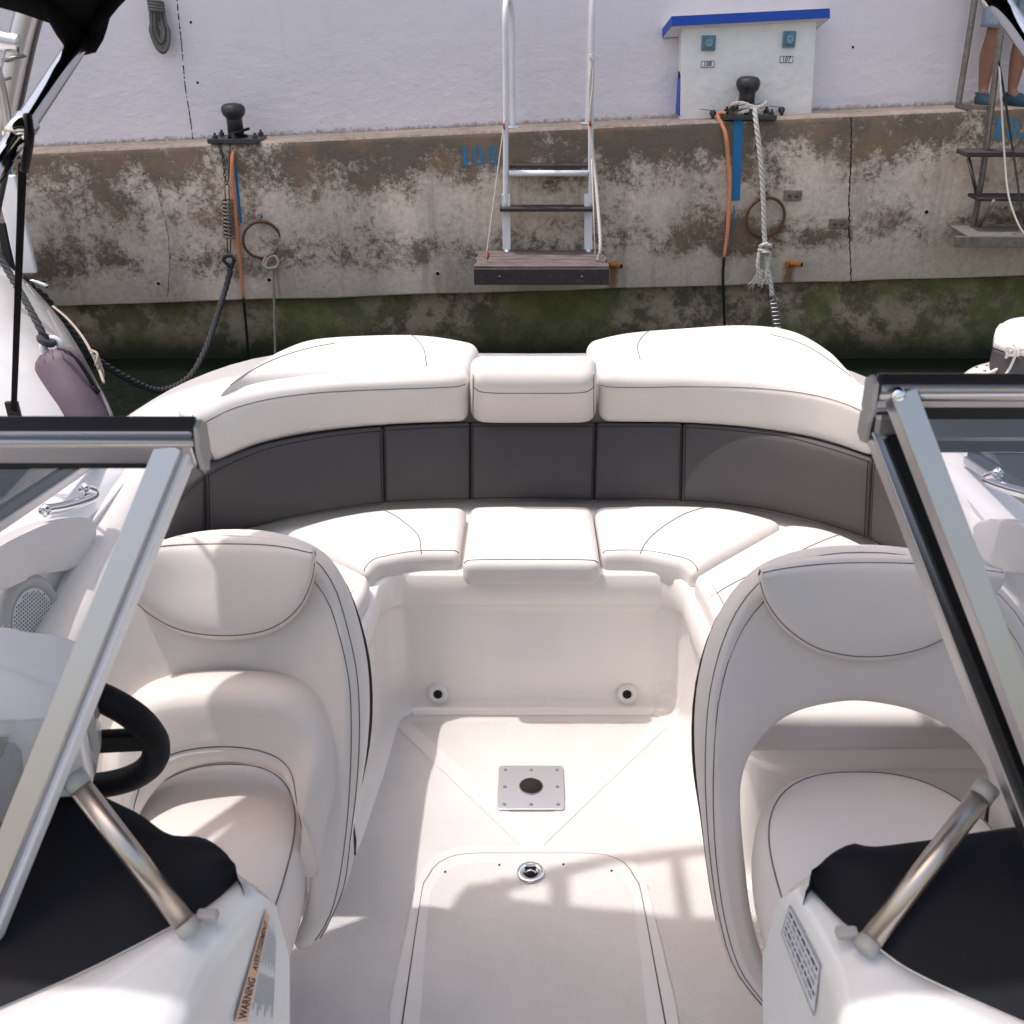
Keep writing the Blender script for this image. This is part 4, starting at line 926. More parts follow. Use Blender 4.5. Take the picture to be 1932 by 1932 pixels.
for k, (c0, c1) in enumerate(zip(cuts, cuts[1:])):
    a0, a1 = par(GBd, c0[0], .505, 0), par(GBd, c1[0], .505, 0); b0, b1 = par(GTd, c0[1], .735, 0), par(GTd, c1[1], .735, 0)
    g = 0
    A = [GBd[int(a0+g+(a1-a0-2*g)*i/9)] for i in range(10)]; B = [GTd[int(b0+g+(b1-b0-2*g)*i/9)] for i in range(10)]
    m_ = MB()
    f = lambda u, A=A: outdir(A[min(9, int(u*9))].lerp(A[min(9, int(u*9)+1)], (u*9) % 1))
    pillow(m_, A, B, .05, f, 'grey', .012, .013, 36, (('u', .045), ('u', .955), ('v', .018), ('v', .982)), 'dark', .0010); m_.build('grey_back_panel', boat)

m_ = MB(); m_.add(g_loft([[p+outdir(p)*.035+V((0, 0, -.01)) for p in GBd[::6]], [p+outdir(p)*.035+V((0, 0, -.012)) for p in GTd[::6]]]), 'rubber'); m_.build('backrest_board', boat, fix=False)
# ---- white upper backrest
def back(A, B, seams=(), n=44, thick=.11, z0=.722, z1=.895, out=None, puff=.014, r=.034):
    m_ = MB(); a = LZ(A, z0); b = LZ(B, z1)
    def f(u):
        x = min(u, .9999)*(len(a)-1); i = int(x); return outdir(a[i].lerp(a[i+1], x-i))
    pillow(m_, a, b, thick, out or f, 'vinyl', puff, r, n, seams); return m_.build('upper_backrest', boat)
back([(889, 802), (960, 802), (1040, 802), (1124, 802)], [(890, 719), (960, 719), (1040, 719), (1123, 719)], seams=[('u', .80), ('v', .015), ('v', .985)], z1=.915, thick=.10)
back([(400, 884), (480, 848), (560, 828), (640, 816), (722, 808), (800, 804), (885, 803)], [(362, 790), (420, 755), (490, 735), (570, 724), (650, 719), (750, 715), (886, 712)], seams=[('u', .83), ('v', .02)])
back([(1128, 803), (1210, 803), (1290, 804), (1400, 812), (1500, 826), (1575, 845), (1648, 871)], [(1128, 714), (1215, 712), (1308, 710), (1420, 712), (1520, 722), (1600, 742), (1678, 780)], seams=[('u', .83), ('v', .98)])
# sunpads
def pad(A, B, seams):
    m_ = MB(); pillow(m_, LZ(A, .902), LZ(B, .930), .08, (0, 0, -1), 'vinyl', .022, .030, 44, seams); return m_.build('sun_pad', boat)
pad([(400, 752), (470, 726), (560, 712), (650, 706), (750, 702), (884, 699)], [(490, 695), (545, 661), (600, 641), (700, 634), (800, 634), (905, 646)], [('p', [(.85, .08), (.80, .5), (.70, .95)]), ('p', [(.05, .2), (.22, .45), (.45, .65)])])
pad([(1130, 699), (1230, 696), (1330, 694), (1440, 697), (1540, 710), (1640, 738)], [(1104, 642), (1180, 629), (1290, 620), (1400, 614), (1490, 625), (1572, 668)], [('p', [(.14, .08), (.17, .5), (.26, .95)]), ('p', [(.95, .2), (.8, .5), (.66, .65)])])
for x in (908, 1095):
    m_ = MB(); p = atZ(x, 684, .85); m_.add(g_box(p, (.03, .05, .035), .004), 'greyplastic', False); m_.build('hinge', boat)

# ---- side coaming bolsters
for s, A, B in ((-1, [(386, 886), (345, 922), (312, 965), (275, 1035), (235, 1120), (200, 1215)], [(352, 786), (305, 832), (262, 880), (205, 960), (150, 1080), (100, 1200)]),
                (1, [(1660, 876), (1712, 908), (1765, 965), (1815, 1040), (1865, 1130), (1915, 1235)], [(1700, 782), (1752, 825), (1800, 875), (1856, 960), (1912, 1080), (1968, 1200)])):
    m_ = MB(); a = LZ(A, .715); b = [V((s*min(1.03 if s < 0 else 1.07, max(.9, abs(p.x))), p.y, p.z)) for p in LZ(B, .86)]
    for i, p in enumerate(b): p.z = .865-.02*i
    for i, p in enumerate(a): p.z = .715-.025*i
    pillow(m_, a, b, .09, lambda u, s=s: V((s, .25, -.1)), 'vinyl', .014, .032, 44, (('u', .78), ('u', .10), ('v', .03))); m_.build('side_bolster', boat)

# ---- inner sides
for s in (-1, 1):
    ys = [-.6, 0, .6, 1.2, 1.8, 2.2, 2.45] if s < 0 else [-.6, 0, .6, 1.2, 1.8, 2.1, 2.3]
    m_ = MB(); rows = [[V((s*((1.05 if s < 0 else 1.085)-.01*k), y, z+max(0, 1.6-y)*.09*(z/.8))) for y in ys] for k, z in enumerate((0, .25, .45, .62, .76, .82))]
    rows[0] = [p+V((-s*.05, 0, 0)) for p in rows[0]]
    m_.add(g_loft(rows, 50), 'gel'); m_.build('side_liner', boat)
hx = 1.0
m_ = MB(); m_.add(g_tube(LX([(83, 963), (118, 957), (152, 947), (175, 936), (177, 928), (158, 921)], -.985), .0115, 14, 30), 'chrome'); m_.add(g_lathe([(.014, 0), (.014, .003)], atX(158, 921, -.99), (1, 0, 0), 16), 'chrome'); m_.add(g_lathe([(.014, 0), (.014, .003)], atX(83, 963, -.99), (1, 0, 0), 16), 'chrome'); m_.build('grab_handle', boat)
m_ = MB(); m_.add(g_tube(LX([(1990, 948), (1945, 933), (1905, 922), (1872, 910), (1862, 902), (1884, 893)], .985), .0115, 14, 30), 'chrome'); m_.add(g_lathe([(.014, 0), (.014, .003)], atX(1884, 893, .99), (-1, 0, 0), 16), 'chrome'); m_.build('grab_handle', boat)
def sidepad(px, X, s):
    P = cr(LX(px, X)+[atX(*px[0], X)], 44)[:-1]
    m_ = MB(); m_.add(g_prism(P, (-s*.035, 0, 0), .010, 4), 'vinyl', True); return m_.build('arm_pad', boat, sharp=50)
sidepad([(-60, 1045), (0, 1012), (74, 983), (137, 976), (156, 992), (146, 1040), (120, 1070), (40, 1085), (-60, 1120)], -1.01, -1)
sidepad([(2066, 1045), (2006, 1012), (1932, 983), (1880, 980), (1862, 996), (1872, 1040), (1900, 1070), (1966, 1085), (2066, 1120)], 1.01, 1)
c_ = atX(50, 1168, -1.0); m_ = MB(); m_.add(g_lathe([(.088, 0), (.088, .012), (.080, .020), (.066, .016), (.064, .012)], c_, (1, -.15, .1), 40), 'greyplastic'); sp_ = m_.build('speaker', boat)
m_ = MB()
axs, axu = frame(V((1, -.15, .1)))
for i in range(-8, 9):
    for j in range(-8, 9):
        if i*i+j*j < 66:
            p = c_+V((1, -.15, .1)).normalized()*.0165+axs*(i*.0072+(j % 2)*.0036)+axu*j*.0068; m_.add(g_lathe([(.0021, 0), (.0021, .0008)], p, (1, -.15, .1), 6), 'dark', False)
m_.add(g_lathe([(.063, 0), (.060, .0018)], c_+V((1, -.15, .1)).normalized()*.0145, (1, -.15, .1), 32), 'label'); m_.build('grille', sp_)

# ---- swivel chairs
def chair(ax, half_o, half_i, sgn, lumbar=None, head=None, seatc=None):
    def full(h):        # traced half (tip -> top centre) mirrored about the chair's own axis
        P = [atY(a, b, y) for a, b, y in h]; P[-1].x = ax
        return P[:-1] + [P[-1]] + [V((2*ax-p.x, p.y, p.z)) for p in P[:-1][::-1]]
    half_o = [(a_+sgn*24*min(1, max(0, (b_-1040)/130)), b_, c_y) for a_, b_, c_y in half_o]
    A, B = full(half_i), full(half_o)
    if A[0].x > ax: A.reverse(); B.reverse()
    root_ = None
    m_ = MB()
    def dn(u): a = PI*u; return V((-math.cos(a)*1.0, math.sin(a)*1.15+.18, -.05))
    pillow(m_, A, B, .062, dn, 'vinylc', .010, .024, 90, (('u', .86), ('u', .97)), 'stitch', .0010, m=12)
    shell = m_.build('swivel_chair', boat)
    # grey outer skin on the back of the shell
    m_ = MB(); n = 60; ab = cr6(A, B, n); rows = []
    for v in (.06, .3, .6, .94):
        rows.append([ab[i][0].lerp(ab[i][1], v)+(lambda w, d: (d-w*d.dot(w)).normalized())((ab[i][1]-ab[i][0]).normalized(), dn(i/(n-1)))*.066 for i in range(5, n-5)])
    m_.add(g_loft(rows), 'grey'); m_.build('outer_panel', shell)
    # headrest
    hb, ht = [full(h) for h in head]
    if hb[0].x > ax: hb.reverse(); ht.reverse()
    m_ = MB(); pillow(m_, hb, ht, .032, (0, 1, -.1), 'vinylc', .016, .012, 50, (('u', .05), ('u', .93)), 'stitch', .0010); m_.build('headrest', shell)
    if lumbar:
        lb, lt = [full(h) for h in lumbar]
        if lb[0].x > ax: lb.reverse(); lt.reverse()
        m_ = MB(); pillow(m_, lb, lt, .09, dn, 'vinylc', .020, .034, 60, (('u', .30),), 'stitch', .0010); m_.build('lumbar_bolster', shell)
    cx, cy, a, b, zt = seatc
    def sup(prof, mat, name, p=2.5, N=56):
        vs = []; fs = []
        for (k, z) in prof:
            for i in range(N):
                t = 2*PI*i/N; c, s = math.cos(t), math.sin(t)
                vs.append(V((cx+(a*k)*math.copysign(abs(c)**(2/p), c), cy+(b*k)*math.copysign(abs(s)**(2/p), s)*(1.0 if s < 0 else .92), z)))
        for i in range(len(prof)-1):
            for j in range(N): fs.append([i*N+j, i*N+(j+1) % N, (i+1)*N+(j+1) % N, (i+1)*N+j])
        fs.append(list(range(N))); fs.append([(len(prof)-1)*N+j for j in range(N)])
        m_ = MB(); m_.add((vs, fs), mat)
        if mat == 'vinylc':
            q = [V((cx+(a*.905)*math.copysign(abs(math.cos(t))**(2/p), math.cos(t)), cy+(b*.905)*math.copysign(abs(math.sin(t))**(2/p), math.sin(t))*(1.0 if math.sin(t) < 0 else .92), zt-.0155)) for t in [2*PI*i/80 for i in range(81)]]
            m_.add(g_tube(q, .0016, 5), 'seam')
        return m_.build(name, shell)
    sup([(.90, zt-.15), (.98, zt-.135), (1.0, zt-.10), (.995, zt-.05), (.96, zt-.028), (.90, zt-.015), (.80, zt-.004), (.6, zt+.005), (.35, zt+.006), (.1, zt+.006)], 'vinylc', 'seat_cushion')
    sup([(.60, zt-.30), (.68, zt-.28), (.80, zt-.19), (.90, zt-.15), (.98, zt-.12), (.98, zt-.09), (.97, zt-.075), (.95, zt-.07)], 'vinyl', 'seat_base')
    m_ = MB(); m_.add(g_lathe([(.13, 0.004), (.12, .02), (.045, .03), (.042, zt-.3)], (cx, cy, 0), n=28), 'satin'); m_.build('pedestal', shell)
    return shell
axR = atY(1632, 1034, 1.72).x
chair(axR,
      [(1436, 1922, 1.255), (1368, 1838, 1.31), (1338, 1750, 1.36), (1321, 1650, 1.41), (1313, 1550, 1.45), (1311, 1440, 1.49), (1316, 1320, 1.53), (1338, 1215, 1.57), (1383, 1132, 1.62), (1450, 1074, 1.67), (1540, 1042, 1.71), (1632, 1034, 1.725)],
      [(1520, 1922, 1.265), (1458, 1838, 1.32), (1426, 1745, 1.37), (1412, 1645, 1.42), (1405, 1560, 1.46), (1403, 1490, 1.50), (1414, 1442, 1.53), (1440, 1400, 1.56), (1475, 1367, 1.59), (1520, 1345, 1.61), (1575, 1332, 1.62), (1632, 1328, 1.625)], 1,
      head=([(1434, 1095, 1.60), (1447, 1140, 1.605), (1480, 1188, 1.605), (1530, 1226, 1.605), (1580, 1243, 1.605), (1632, 1249, 1.605)], [(1438, 1084, 1.60), (1462, 1071, 1.625), (1500, 1060, 1.655), (1545, 1052, 1.675), (1590, 1048, 1.685), (1632, 1047, 1.69)]),
      seatc=(axR, 1.29, .238, .33, .545))
axL = atY(432, 1003, 1.72).x
chair(axL,
      [(608, 1796, 1.30), (648, 1745, 1.34), (672, 1670, 1.38), (688, 1570, 1.42), (696, 1470, 1.46), (698, 1370, 1.50), (693, 1270, 1.54), (676, 1180, 1.58), (640, 1100, 1.63), (590, 1046, 1.67), (515, 1012, 1.71), (432, 1003, 1.725)],
      [(536, 1796, 1.31), (570, 1735, 1.345), (580, 1640, 1.38), (584, 1570, 1.42), (592, 1500, 1.46), (606, 1430, 1.50), (613, 1370, 1.53), (595, 1336, 1.56), (560, 1310, 1.59), (520, 1291, 1.61), (475, 1280, 1.62), (432, 1277, 1.625)], -1,
      lumbar=([(560, 1668, 1.36), (566, 1590, 1.40), (553, 1525, 1.44), (527, 1475, 1.48), (484, 1455, 1.50), (432, 1447, 1.51)], [(602, 1668, 1.36), (602, 1570, 1.40), (612, 1460, 1.44), (612, 1365, 1.50), (548, 1306, 1.53), (432, 1290, 1.545)]),
      head=([(593, 1060, 1.60), (585, 1110, 1.605), (563, 1155, 1.605), (525, 1188, 1.605), (480, 1204, 1.605), (432, 1209, 1.605)], [(590, 1046, 1.60), (570, 1034, 1.625), (540, 1023, 1.655), (505, 1016, 1.675), (470, 1013, 1.685), (432, 1012, 1.69)]),
      seatc=(axL-.03, 1.325, .190, .335, .53))

# ---- consoles, dash
def console(edge, ridge, col_a, col_f, s, crest, name='console'):
    E = LZ(edge, .965); R = LZ(ridge, .952)
    n = len(R)
    def down(z, dx, dy=0): 
        out = []
        for i, p in enumerate(R):
            out.append(V((p.x+dx*s*(-1), p.y+dy*(1-i/(n-1)), z)))
        return out
    mid = [e.lerp(r, .5)+V((0, 0, .006)) for e, r in zip(E, R)]
    rows = [[p+V((s*.02, 0, -.03)) for p in E], E, mid, [p.lerp(q, .12)+V((0, 0, .001)) for p, q in zip(R, E)], [p+V((-s*.004, .002, -.006)) for p in R], down(.925, .010, .012), down(.82, .014, .022), down(.71, .004, .014), down(.40, -.03, -.02), down(0.0, -.05, -.03)]
    m_ = MB(); m_.add(g_loft(rows, 40), 'gelw')
    # face towards the stern
    c0 = [r[0] for r in rows[1:]]
    c1 = [V((p.x+s*.10, p.y+.045, p.z-(.0 if k > 3 else .004))) for k, p in enumerate(c0)]; c2 = [V((s*1.03, p.y+.10, p.z)) for p in c0]
    m_.add(g_loft([c0, [p.lerp(q, .3)+V((0, .015, 0)) for p, q in zip(c0, c1)], c1, c2]), 'gelw')
    cb = m_.build(name, boat)
    C = LZ(crest, 1.0)
    d_ = MB(); rws = [[p+V((0, 0, .003)) for p in cr(E, 40)]]; cc = cr(C, 40); ee = rws[0]
    for t, h in ((.25, .012), (.5, .020), (.75, .022), (.92, .015), (1.0, 0)): rws.append([a.lerp(b, t)+V((0, 0, h)) for a, b in zip(ee, cc)])
    rws.append([p+V((0, .008, -.02)) for p in cc]); rws.append([p+V((0, .02, -.20)) for p in cc])
    d_.add(g_loft(rws), 'black'); d_.build('dash_hood', boat)
    return cb
edgeL = [(449, 1661), (400, 1704), (326, 1749), (167, 1831), (0, 1905), (-220, 2000)]; ridgeL = [(494, 1690), (440, 1748), (384, 1808), (350, 1870), (322, 1932), (285, 2020)]
edgeR = [(1525, 1673), (1586, 1735), (1658, 1792), (1735, 1842), (1932, 1931), (2200, 2050)]; ridgeR = [(1490, 1686), (1532, 1745), (1576, 1814), (1598, 1880), (1616, 1940), (1640, 2030)]
conL = console(edgeL, ridgeL, 0, 0, -1, [(449, 1657), (428, 1620), (385, 1588), (322, 1580), (270, 1540), (215, 1512), (60, 1440), (-150, 1380)])
conR = console(edgeR, ridgeR, 0, 0, 1, [(1527, 1668), (1562, 1624), (1606, 1598), (1645, 1603), (1735, 1588), (1885, 1564), (2000, 1552), (2200, 1540)])
# stickers on the consoles' inner faces: bilinear patch through four traced corners, raised off the face
def patch(corners, off):
    a, b, c, d = corners; n_ = (b-a).cross(d-a).normalized()
    if n_.z*0 + n_.x*(-a.x) < 0: n_ = -n_
    return lambda u, v: (a.lerp(b, u)).lerp(d.lerp(c, u), v)+n_*off
def rect_on(f, u0, u1, v0, v1, g=3):
    vs = [f(u0+(u1-u0)*i/g, v0+(v1-v0)*j/g) for j in range(g+1) for i in range(g+1)]
    return vs, [[j*(g+1)+i, j*(g+1)+i+1, (j+1)*(g+1)+i+1, (j+1)*(g+1)+i] for j in range(g) for i in range(g)]
def text_on(m_, txt, f, u0, u1, v0, v1, mat):
    vs, fs = g_text(txt, (0, 0, 0), (1, 0, 0), (0, 1, 0), 1, .01)
    xs_ = [v.x for v in vs]; ys_ = [v.y for v in vs]; w = max(xs_)-min(xs_); h = max(ys_)-min(ys_); x0 = min(xs_); y0 = min(ys_)
    m_.add(([f(u0+(u1-u0)*(v.x-x0)/w, v0+(v1-v0)*(v.y-y0)/h) for v in vs], fs), mat, False)
def surf_x(px, py, cons):       # where the sight line through a traced pixel meets the console's own mesh
    d = ray(px, py).normalized(); o_ = V((0, 0, CAMH)); loc = cons.location + (cons.parent.location)
    hit, p, n_, i = cons.ray_cast(o_-loc, d)
    return p+loc if hit else None
bpy.context.view_layer.update()
# left: caution label, text lines run from the far end towards the camera
LQ = [surf_x(*p, conL) for p in ((497, 1716), (519, 1758), (516, 1926), (438, 1926))]
RQ = [surf_x(*p, conR) for p in ((1494, 1706), (1552, 1820), (1540, 1918), (1478, 1760))]
if all(LQ):
    f = patch(LQ, .0035); m_ = MB(); m_.add(rect_on(patch(LQ, .0025), 0, .98, 0, 1), 'label'); m_.add(rect_on(f, 0, .30, 0, 1), 'warn')
    g = patch(LQ, .0042); fl = lambda u, v: g(v, 1-u)
    text_on(m_, 'WARNING', lambda u, v: g(.04+.22*(1-v), .97-.9*u), .0, .42, 0, 1, 'ink'); text_on(m_, 'AVERTISSEMENT', lambda u, v: g(.06+.2*(1-v), .97-.9*u), .50, 1, 0, 1, 'ink')
    for k in range(9):
        u0 = .36+.065*k
        for (v0, v1) in ((.06+.02*(k % 3), .44-.05*(k % 2)), (.52, .94-.06*((k+1) % 3))): m_.add(rect_on(g, u0, u0+.022, v0, v1), 'inkg', False)
    m_.build('warning_label', conL)
if all(RQ):
    f = patch(RQ, .0025); m_ = MB(); m_.add(rect_on(f, 0, 1, 0, 1), 'label'); g = patch(RQ, .0035)
    for u0, u1, v0, v1 in ((0, 1, 0, .03), (0, 1, .97, 1), (0, .012, 0, 1), (.988, 1, 0, 1)): m_.add(rect_on(g, u0, u1, v0, v1), 'inkg', False)
    random.seed(5)
    for k in range(5):
        v0 = .14+.16*k; u = .05
        while u < .92:
            w = random.uniform(.04, .13); m_.add(rect_on(g, u, min(.95, u+w), v0, v0+.06), 'ink' if k in (0, 3) else 'inkg', False); u += w+.03
    m_.build('capacity_plate', conR)

# ---- windscreen
def wbeam(m_, p, q, w, h, mat, up=V((0, 1, .35)), bev=.0015): m_.add(g_beam(p, q, w, h, up, bev), mat, False)
UPB = V((0, -.62, .55))
# left fixed pane
TL = atY(330, 838, 1.0); BLo = atY(-62, 1805, .765)
cornL = V((-1.06, 1.02, TL.z+.0))
ws = root
m_ = MB(); 
p0 = atY(372, 824, 1.0); p1 = V((-1.09, 1.0, p0.z+.001))
m_.add(g_beam(p0+V((0, 0, .009)), p1+V((0, 0, .009)), .026, .014, V((0, -.5, 1)), .003), 'aludk', False); m_.add(g_tube([p0+V((0, -.011, -.002)), p1+V((0, -.011, -.002))], .0055, 12), 'alu'); m_.add(g_beam(p0+V((-.002, -.001, -.013)), p1+V((0, -.001, -.013)), .022, .026, V((0, -.35, 1)), .002), 'alu', False)
m_.add(g_beam(p0+V((-.012, -.002, -.029)), p1+V((0, -.002, -.029)), .010, .010, V((0, 0, 1)), .001), 'rubber', False)
wl = m_.build('windscreen_frame', boat)
m_ = MB(); m_.add(g_prism([p0+V((.001, y, z)) for y, z in ((-.012, .015), (.004, .018), (.018, .008), (.018, -.018), (.004, -.040), (-.010, -.034), (-.017, -.012))], (.006, 0, 0), .002), 'greyplastic', False); m_.build('end_cap', wl)
m_ = MB()
a = TL+V((0, -.004, .0)); b = BLo
wbeam(m_, a, b, .029, .022, 'alu', UPB); m_.add(g_beam(a+V((.019, .006, -.002)), b+V((.020, .006, -.002)), .010, .020, UPB, .003), 'wpaint', False); m_.add(g_beam(a+V((-.017, .004, -.012)), b+V((-.017, .004, 0)), .005, .012, UPB, .001), 'rubber', False); m_.build('corner_post', wl)
m_ = MB(); gl = [TL+V((-.012, .006, -.02)), V((-1.07, 1.0, TL.z-.02)), V((-1.14, .74, .98)), BLo+V((-.01, .006, 0))]
m_.add(g_prism(gl, V((0, .0045, .002))), 'glass', False); m_.build('glass_pane', wl)
# right fixed pane with the centre pane folded onto it
TR = atY(1650, 812, 1.03); BR_ = atY(1985, 1680, .80)
p0 = atY(1641, 800, 1.03); p1 = V((1.10, 1.03, p0.z))
m_ = MB(); m_.add(g_beam(p0, p1, .026, .034, V((0, 0, 1)), .007), 'alu', False); m_.add(g_beam(p0+V((.02, -.004, -.024)), p1+V((0, -.004, -.024)), .010, .012, V((0, 0, 1)), .001), 'rubber', False)
wr = m_.build('windscreen_frame', boat)
m_ = MB(); m_.add(g_prism([p0+V((-.001, y, z)) for y, z in ((-.012, .010), (.004, .018), (.018, .008), (.018, -.016), (.004, -.022), (-.010, -.018))], (-.006, 0, 0), .002), 'greyplastic', False); m_.build('end_cap', wr)
m_ = MB(); wbeam(m_, TR, BR_, .017, .022, 'alu', UPB); m_.add(g_beam(TR+V((.027, -.004, .0)), BR_+V((.033, -.004, 0)), .046, .018, UPB, .001), 'rubber', False); m_.build('corner_post', wr)
TC = atY(1697, 742, .97); BC = atY(2060, 1690, .77)
m_ = MB(); p0 = atY(1652, 738, .98); p1 = V((1.08, .98, p0.z)); m_.add(g_beam(p0, p1, .024, .030, V((0, -.3, 1)), .003), 'aludk', False); m_.add(g_tube([p0+V((0, -.012, -.001)), p1+V((0, -.012, -.001))], .0050, 12), 'alu'); m_.add(g_beam(p0+V((.045, -.004, -.021)), p1+V((0, -.004, -.021)), .010, .013, V((0, 0, 1)), .001), 'rubber', False)
wc = m_.build('folded_pane_frame', boat)
m_ = MB(); m_.add(g_prism([p0+V((-.001, y, z)) for y, z in ((-.012, .012), (.004, .016), (.018, .008), (.018, -.020), (.004, -.034), (-.010, -.030), (-.015, -.012))], (-.006, 0, 0), .002), 'greyplastic', False); m_.build('end_cap', wc)
m_ = MB(); wbeam(m_, TC, BC, .028, .020, 'alu', UPB); m_.build('side_post', wc)
m_ = MB(); r_ = atY(1697, 747, .955); m_.add(g_lathe([(.0075, 0), (.007, .002), (.004, .0035), (0, .004)], r_+V((0, .004, 0)), (0, -.8, .5), 18), 'chrome'); m_.build('rivet', wc)
for nm, T_, B_, par_, yy in (('glass_pane', TC, BC, wc, .97), ('glass_pane', TR, BR_, wr, 1.03)):
    m_ = MB(); gl = [T_+V((.012, .006, -.02)), V((1.07, yy, T_.z-.02)), V((1.16, yy-.26, .98)), B_+V((.01, .006, 0))]
    m_.add(g_prism(gl, V((0, .0045, .002))), 'glass', False); m_.build(nm, par_)
# side panes running aft along the side decks
for s in (-1, 1):
    m_ = MB(); X = s*1.10
    a = V((X, 2.36, .845)); b = V((X, 1.75, .935)); c = V((X*.995, .98, .99)); t = V((s*1.075, 1.0, 1.46)); e = V((X, 1.72, 1.20))
    m_.add(g_beam(a, b, .030, .022, V((0, 0, 1)), .004), 'alu', False); m_.add(g_beam(b, c, .030, .022, V((0, 0, 1)), .004), 'alu', False)
    m_.add(g_beam(a+V((0, 0, .02)), b+V((0, 0, .02)), .016, .022, V((0, 0, 1)), .002), 'rubber', False)
    m_.add(g_beam(a+V((0, 0, .045)), t, .024, .022, V((s, 0, .3)), .004), 'alu', False); sf = m_.build('side_screen', boat)
    m_ = MB(); m_.add(g_prism([a+V((0, 0, .02)), b+V((0, 0, .02)), c+V((0, 0, .02)), t], (s*.004, 0, 0)), 'glass', False); m_.build('glass_pane', sf)
# struts
def strut(top, bot, w, clamp_s):
    m_ = MB(); d = (bot-top).normalized(); m_.add(g_tube([top, bot], w/2, 20), 'satin'); st = m_.build('windscreen_strut', boat)
    m_ = MB(); m_.add(g_tube([bot-d*.003, bot+d*.008, bot+d*.013], [w*.53, w*.54, w*.46], 18), 'greyplastic'); m_.add(g_box(bot+V((clamp_s*.020, .014, -.002)), (.024, .014, .010), .003), 'greyplastic', False); m_.build('foot_clamp', st)
    m_ = MB(); m_.add(g_tube([top-d*.014, top+d*.004], w*.56, 18), 'greyplastic'); m_.build('head_clamp', st)
strut(atY(148, 1480, .865), atZ(350, 1744, .985), .0245, 1)
strut(atY(1852, 1500, .885), atZ(1640, 1778, .985), .0245, -1)

# ---- steering wheel
wcn = atY(76, 1388, 1.17); ax_ = V((0, -math.cos(math.radians(22)), -math.sin(math.radians(22))))
m_ = MB(); m_.add(g_torus(wcn, .161, .0200, ax_, 64, 14), 'black'); sw = m_.build('steering_wheel', boat)
s_, u_ = frame(ax_, V((0, 0, 1)))
for an in (-4, 176, -92):
    t = math.radians(an); d = (s_*math.cos(t)+u_*math.sin(t)); sd = s_ if s_.x > 0 else -s_
    d = sd*math.cos(t)+V((0, 0, 1)).cross(sd).cross(sd)*0+u_*math.sin(t)
    m_ = MB(); m_.add(g_beam(wcn+d*.02+ax_*.012, wcn+d*.152, .052, .014, ax_, .005), 'black', False); m_.build('spoke', sw)
m_ = MB(); m_.add(g_lathe([(.052, -.02), (.052, .02), (.03, .035)], wcn, ax_, 28), 'black'); m_.add(g_tube([wcn+ax_*.02, wcn+ax_*.24], .03, 14), 'rubber'); m_.build('hub', sw)
# ---- bimini top
C0 = atY(158, 66, 1.88); C1 = atY(1886, 4, 1.88)
def arch(y0, zc, zl, zr, xl=-.80, xr=.82, dy=.0):
    return cr([V((xl, y0-dy, zl)), V((xl*.86, y0-dy*.6, zl+(zc-zl)*.34)), V((xl*.55, y0-dy*.2, zl+(zc-zl)*.84)), V((0, y0, zc)), V((xr*.55, y0-dy*.2, zr+(zc-zr)*.84)), V((xr*.86, y0-dy*.6, zr+(zc-zr)*.42)), V((xr, y0-dy, zr))], 60)
rows = [arch(1.83, 2.08, C0.z, C1.z, C0.x, C1.x, -.05), arch(1.76, 2.09, 1.866, 1.93, -.812, .80, -.05), arch(1.66, 2.10, 1.92, 1.94, -.95, .92), arch(1.48, 2.11, 1.93, 1.95, -1.04, 1.0), arch(1.25, 2.12, 1.93, 1.94, -1.10, 1.06), arch(.82, 2.06, 1.86, 1.88, -1.10, 1.06)]
m_ = MB(); m_.add(g_loft(rows), 'canvas'); can = m_.build('bimini_canvas', boat, fix=False)
sd_ = can.modifiers.new('thick', 'SOLIDIFY'); sd_.thickness = .004
m_ = MB(); m_.add(g_tube([p+V((0, .005, -.004)) for p in rows[0]], .012, 8), 'canvas'); m_.add(g_tube([C0+V((-.03, -.06, .06)), C0+V((-.004, 0, -.014)), C0+V((.05, .02, .07))], [.014, .021, .012], 8, 14), 'canvas'); m_.build('hem', can)
FL = C0+(atY(-461, 1005, 1.196)-C0)*1.45; FR = C1+(V((-(FL-C0).x, (FL-C0).y, (FL-C0).z)))
J = []
for C_, Fo in ((C0, FL), (C1, FR)):
    m_ = MB(); m_.add(g_tube([C_+(C_-Fo)*.02, Fo], .0165, 16), 'chrome'); bw = m_.build('bimini_pole', boat)
    j = C_.lerp(Fo, .285)
    if C_ is C0:
        for q in range(600):
            j = C_.lerp(Fo, q/1000); w_ = j-V((0, 0, CAMH)); dep = w_.y*CT-w_.z*ST
            if CX+F*w_.x/dep < 40: break
    J.append(j); d = (Fo-C_).normalized()
    m_ = MB(); m_.add(g_tube([j-d*.02, j+d*.02], .0205, 16), 'chrome'); m_.build('jaw_slide', bw)
    m_ = MB(); m_.add(g_lathe([(.03, 0), (.03, .01), (.015, .03)], Fo+V((0, 0, -.01)), n=16), 'chrome'); m_.build('deck_mount', bw)
m_ = MB(); m_.add(g_tube([C0+V((0, .02, 0)), V((C0.x*.9, 1.93, 1.94)), V((-.42, 2.03, 2.06)), V((0, 2.08, 2.10)), V((.42, 2.03, 2.08)), V((C1.x*.9, 1.93, 1.98)), C1+V((0, .02, 0))], .019, 12, 60), 'alu'); m_.build('bow_tube', boat)
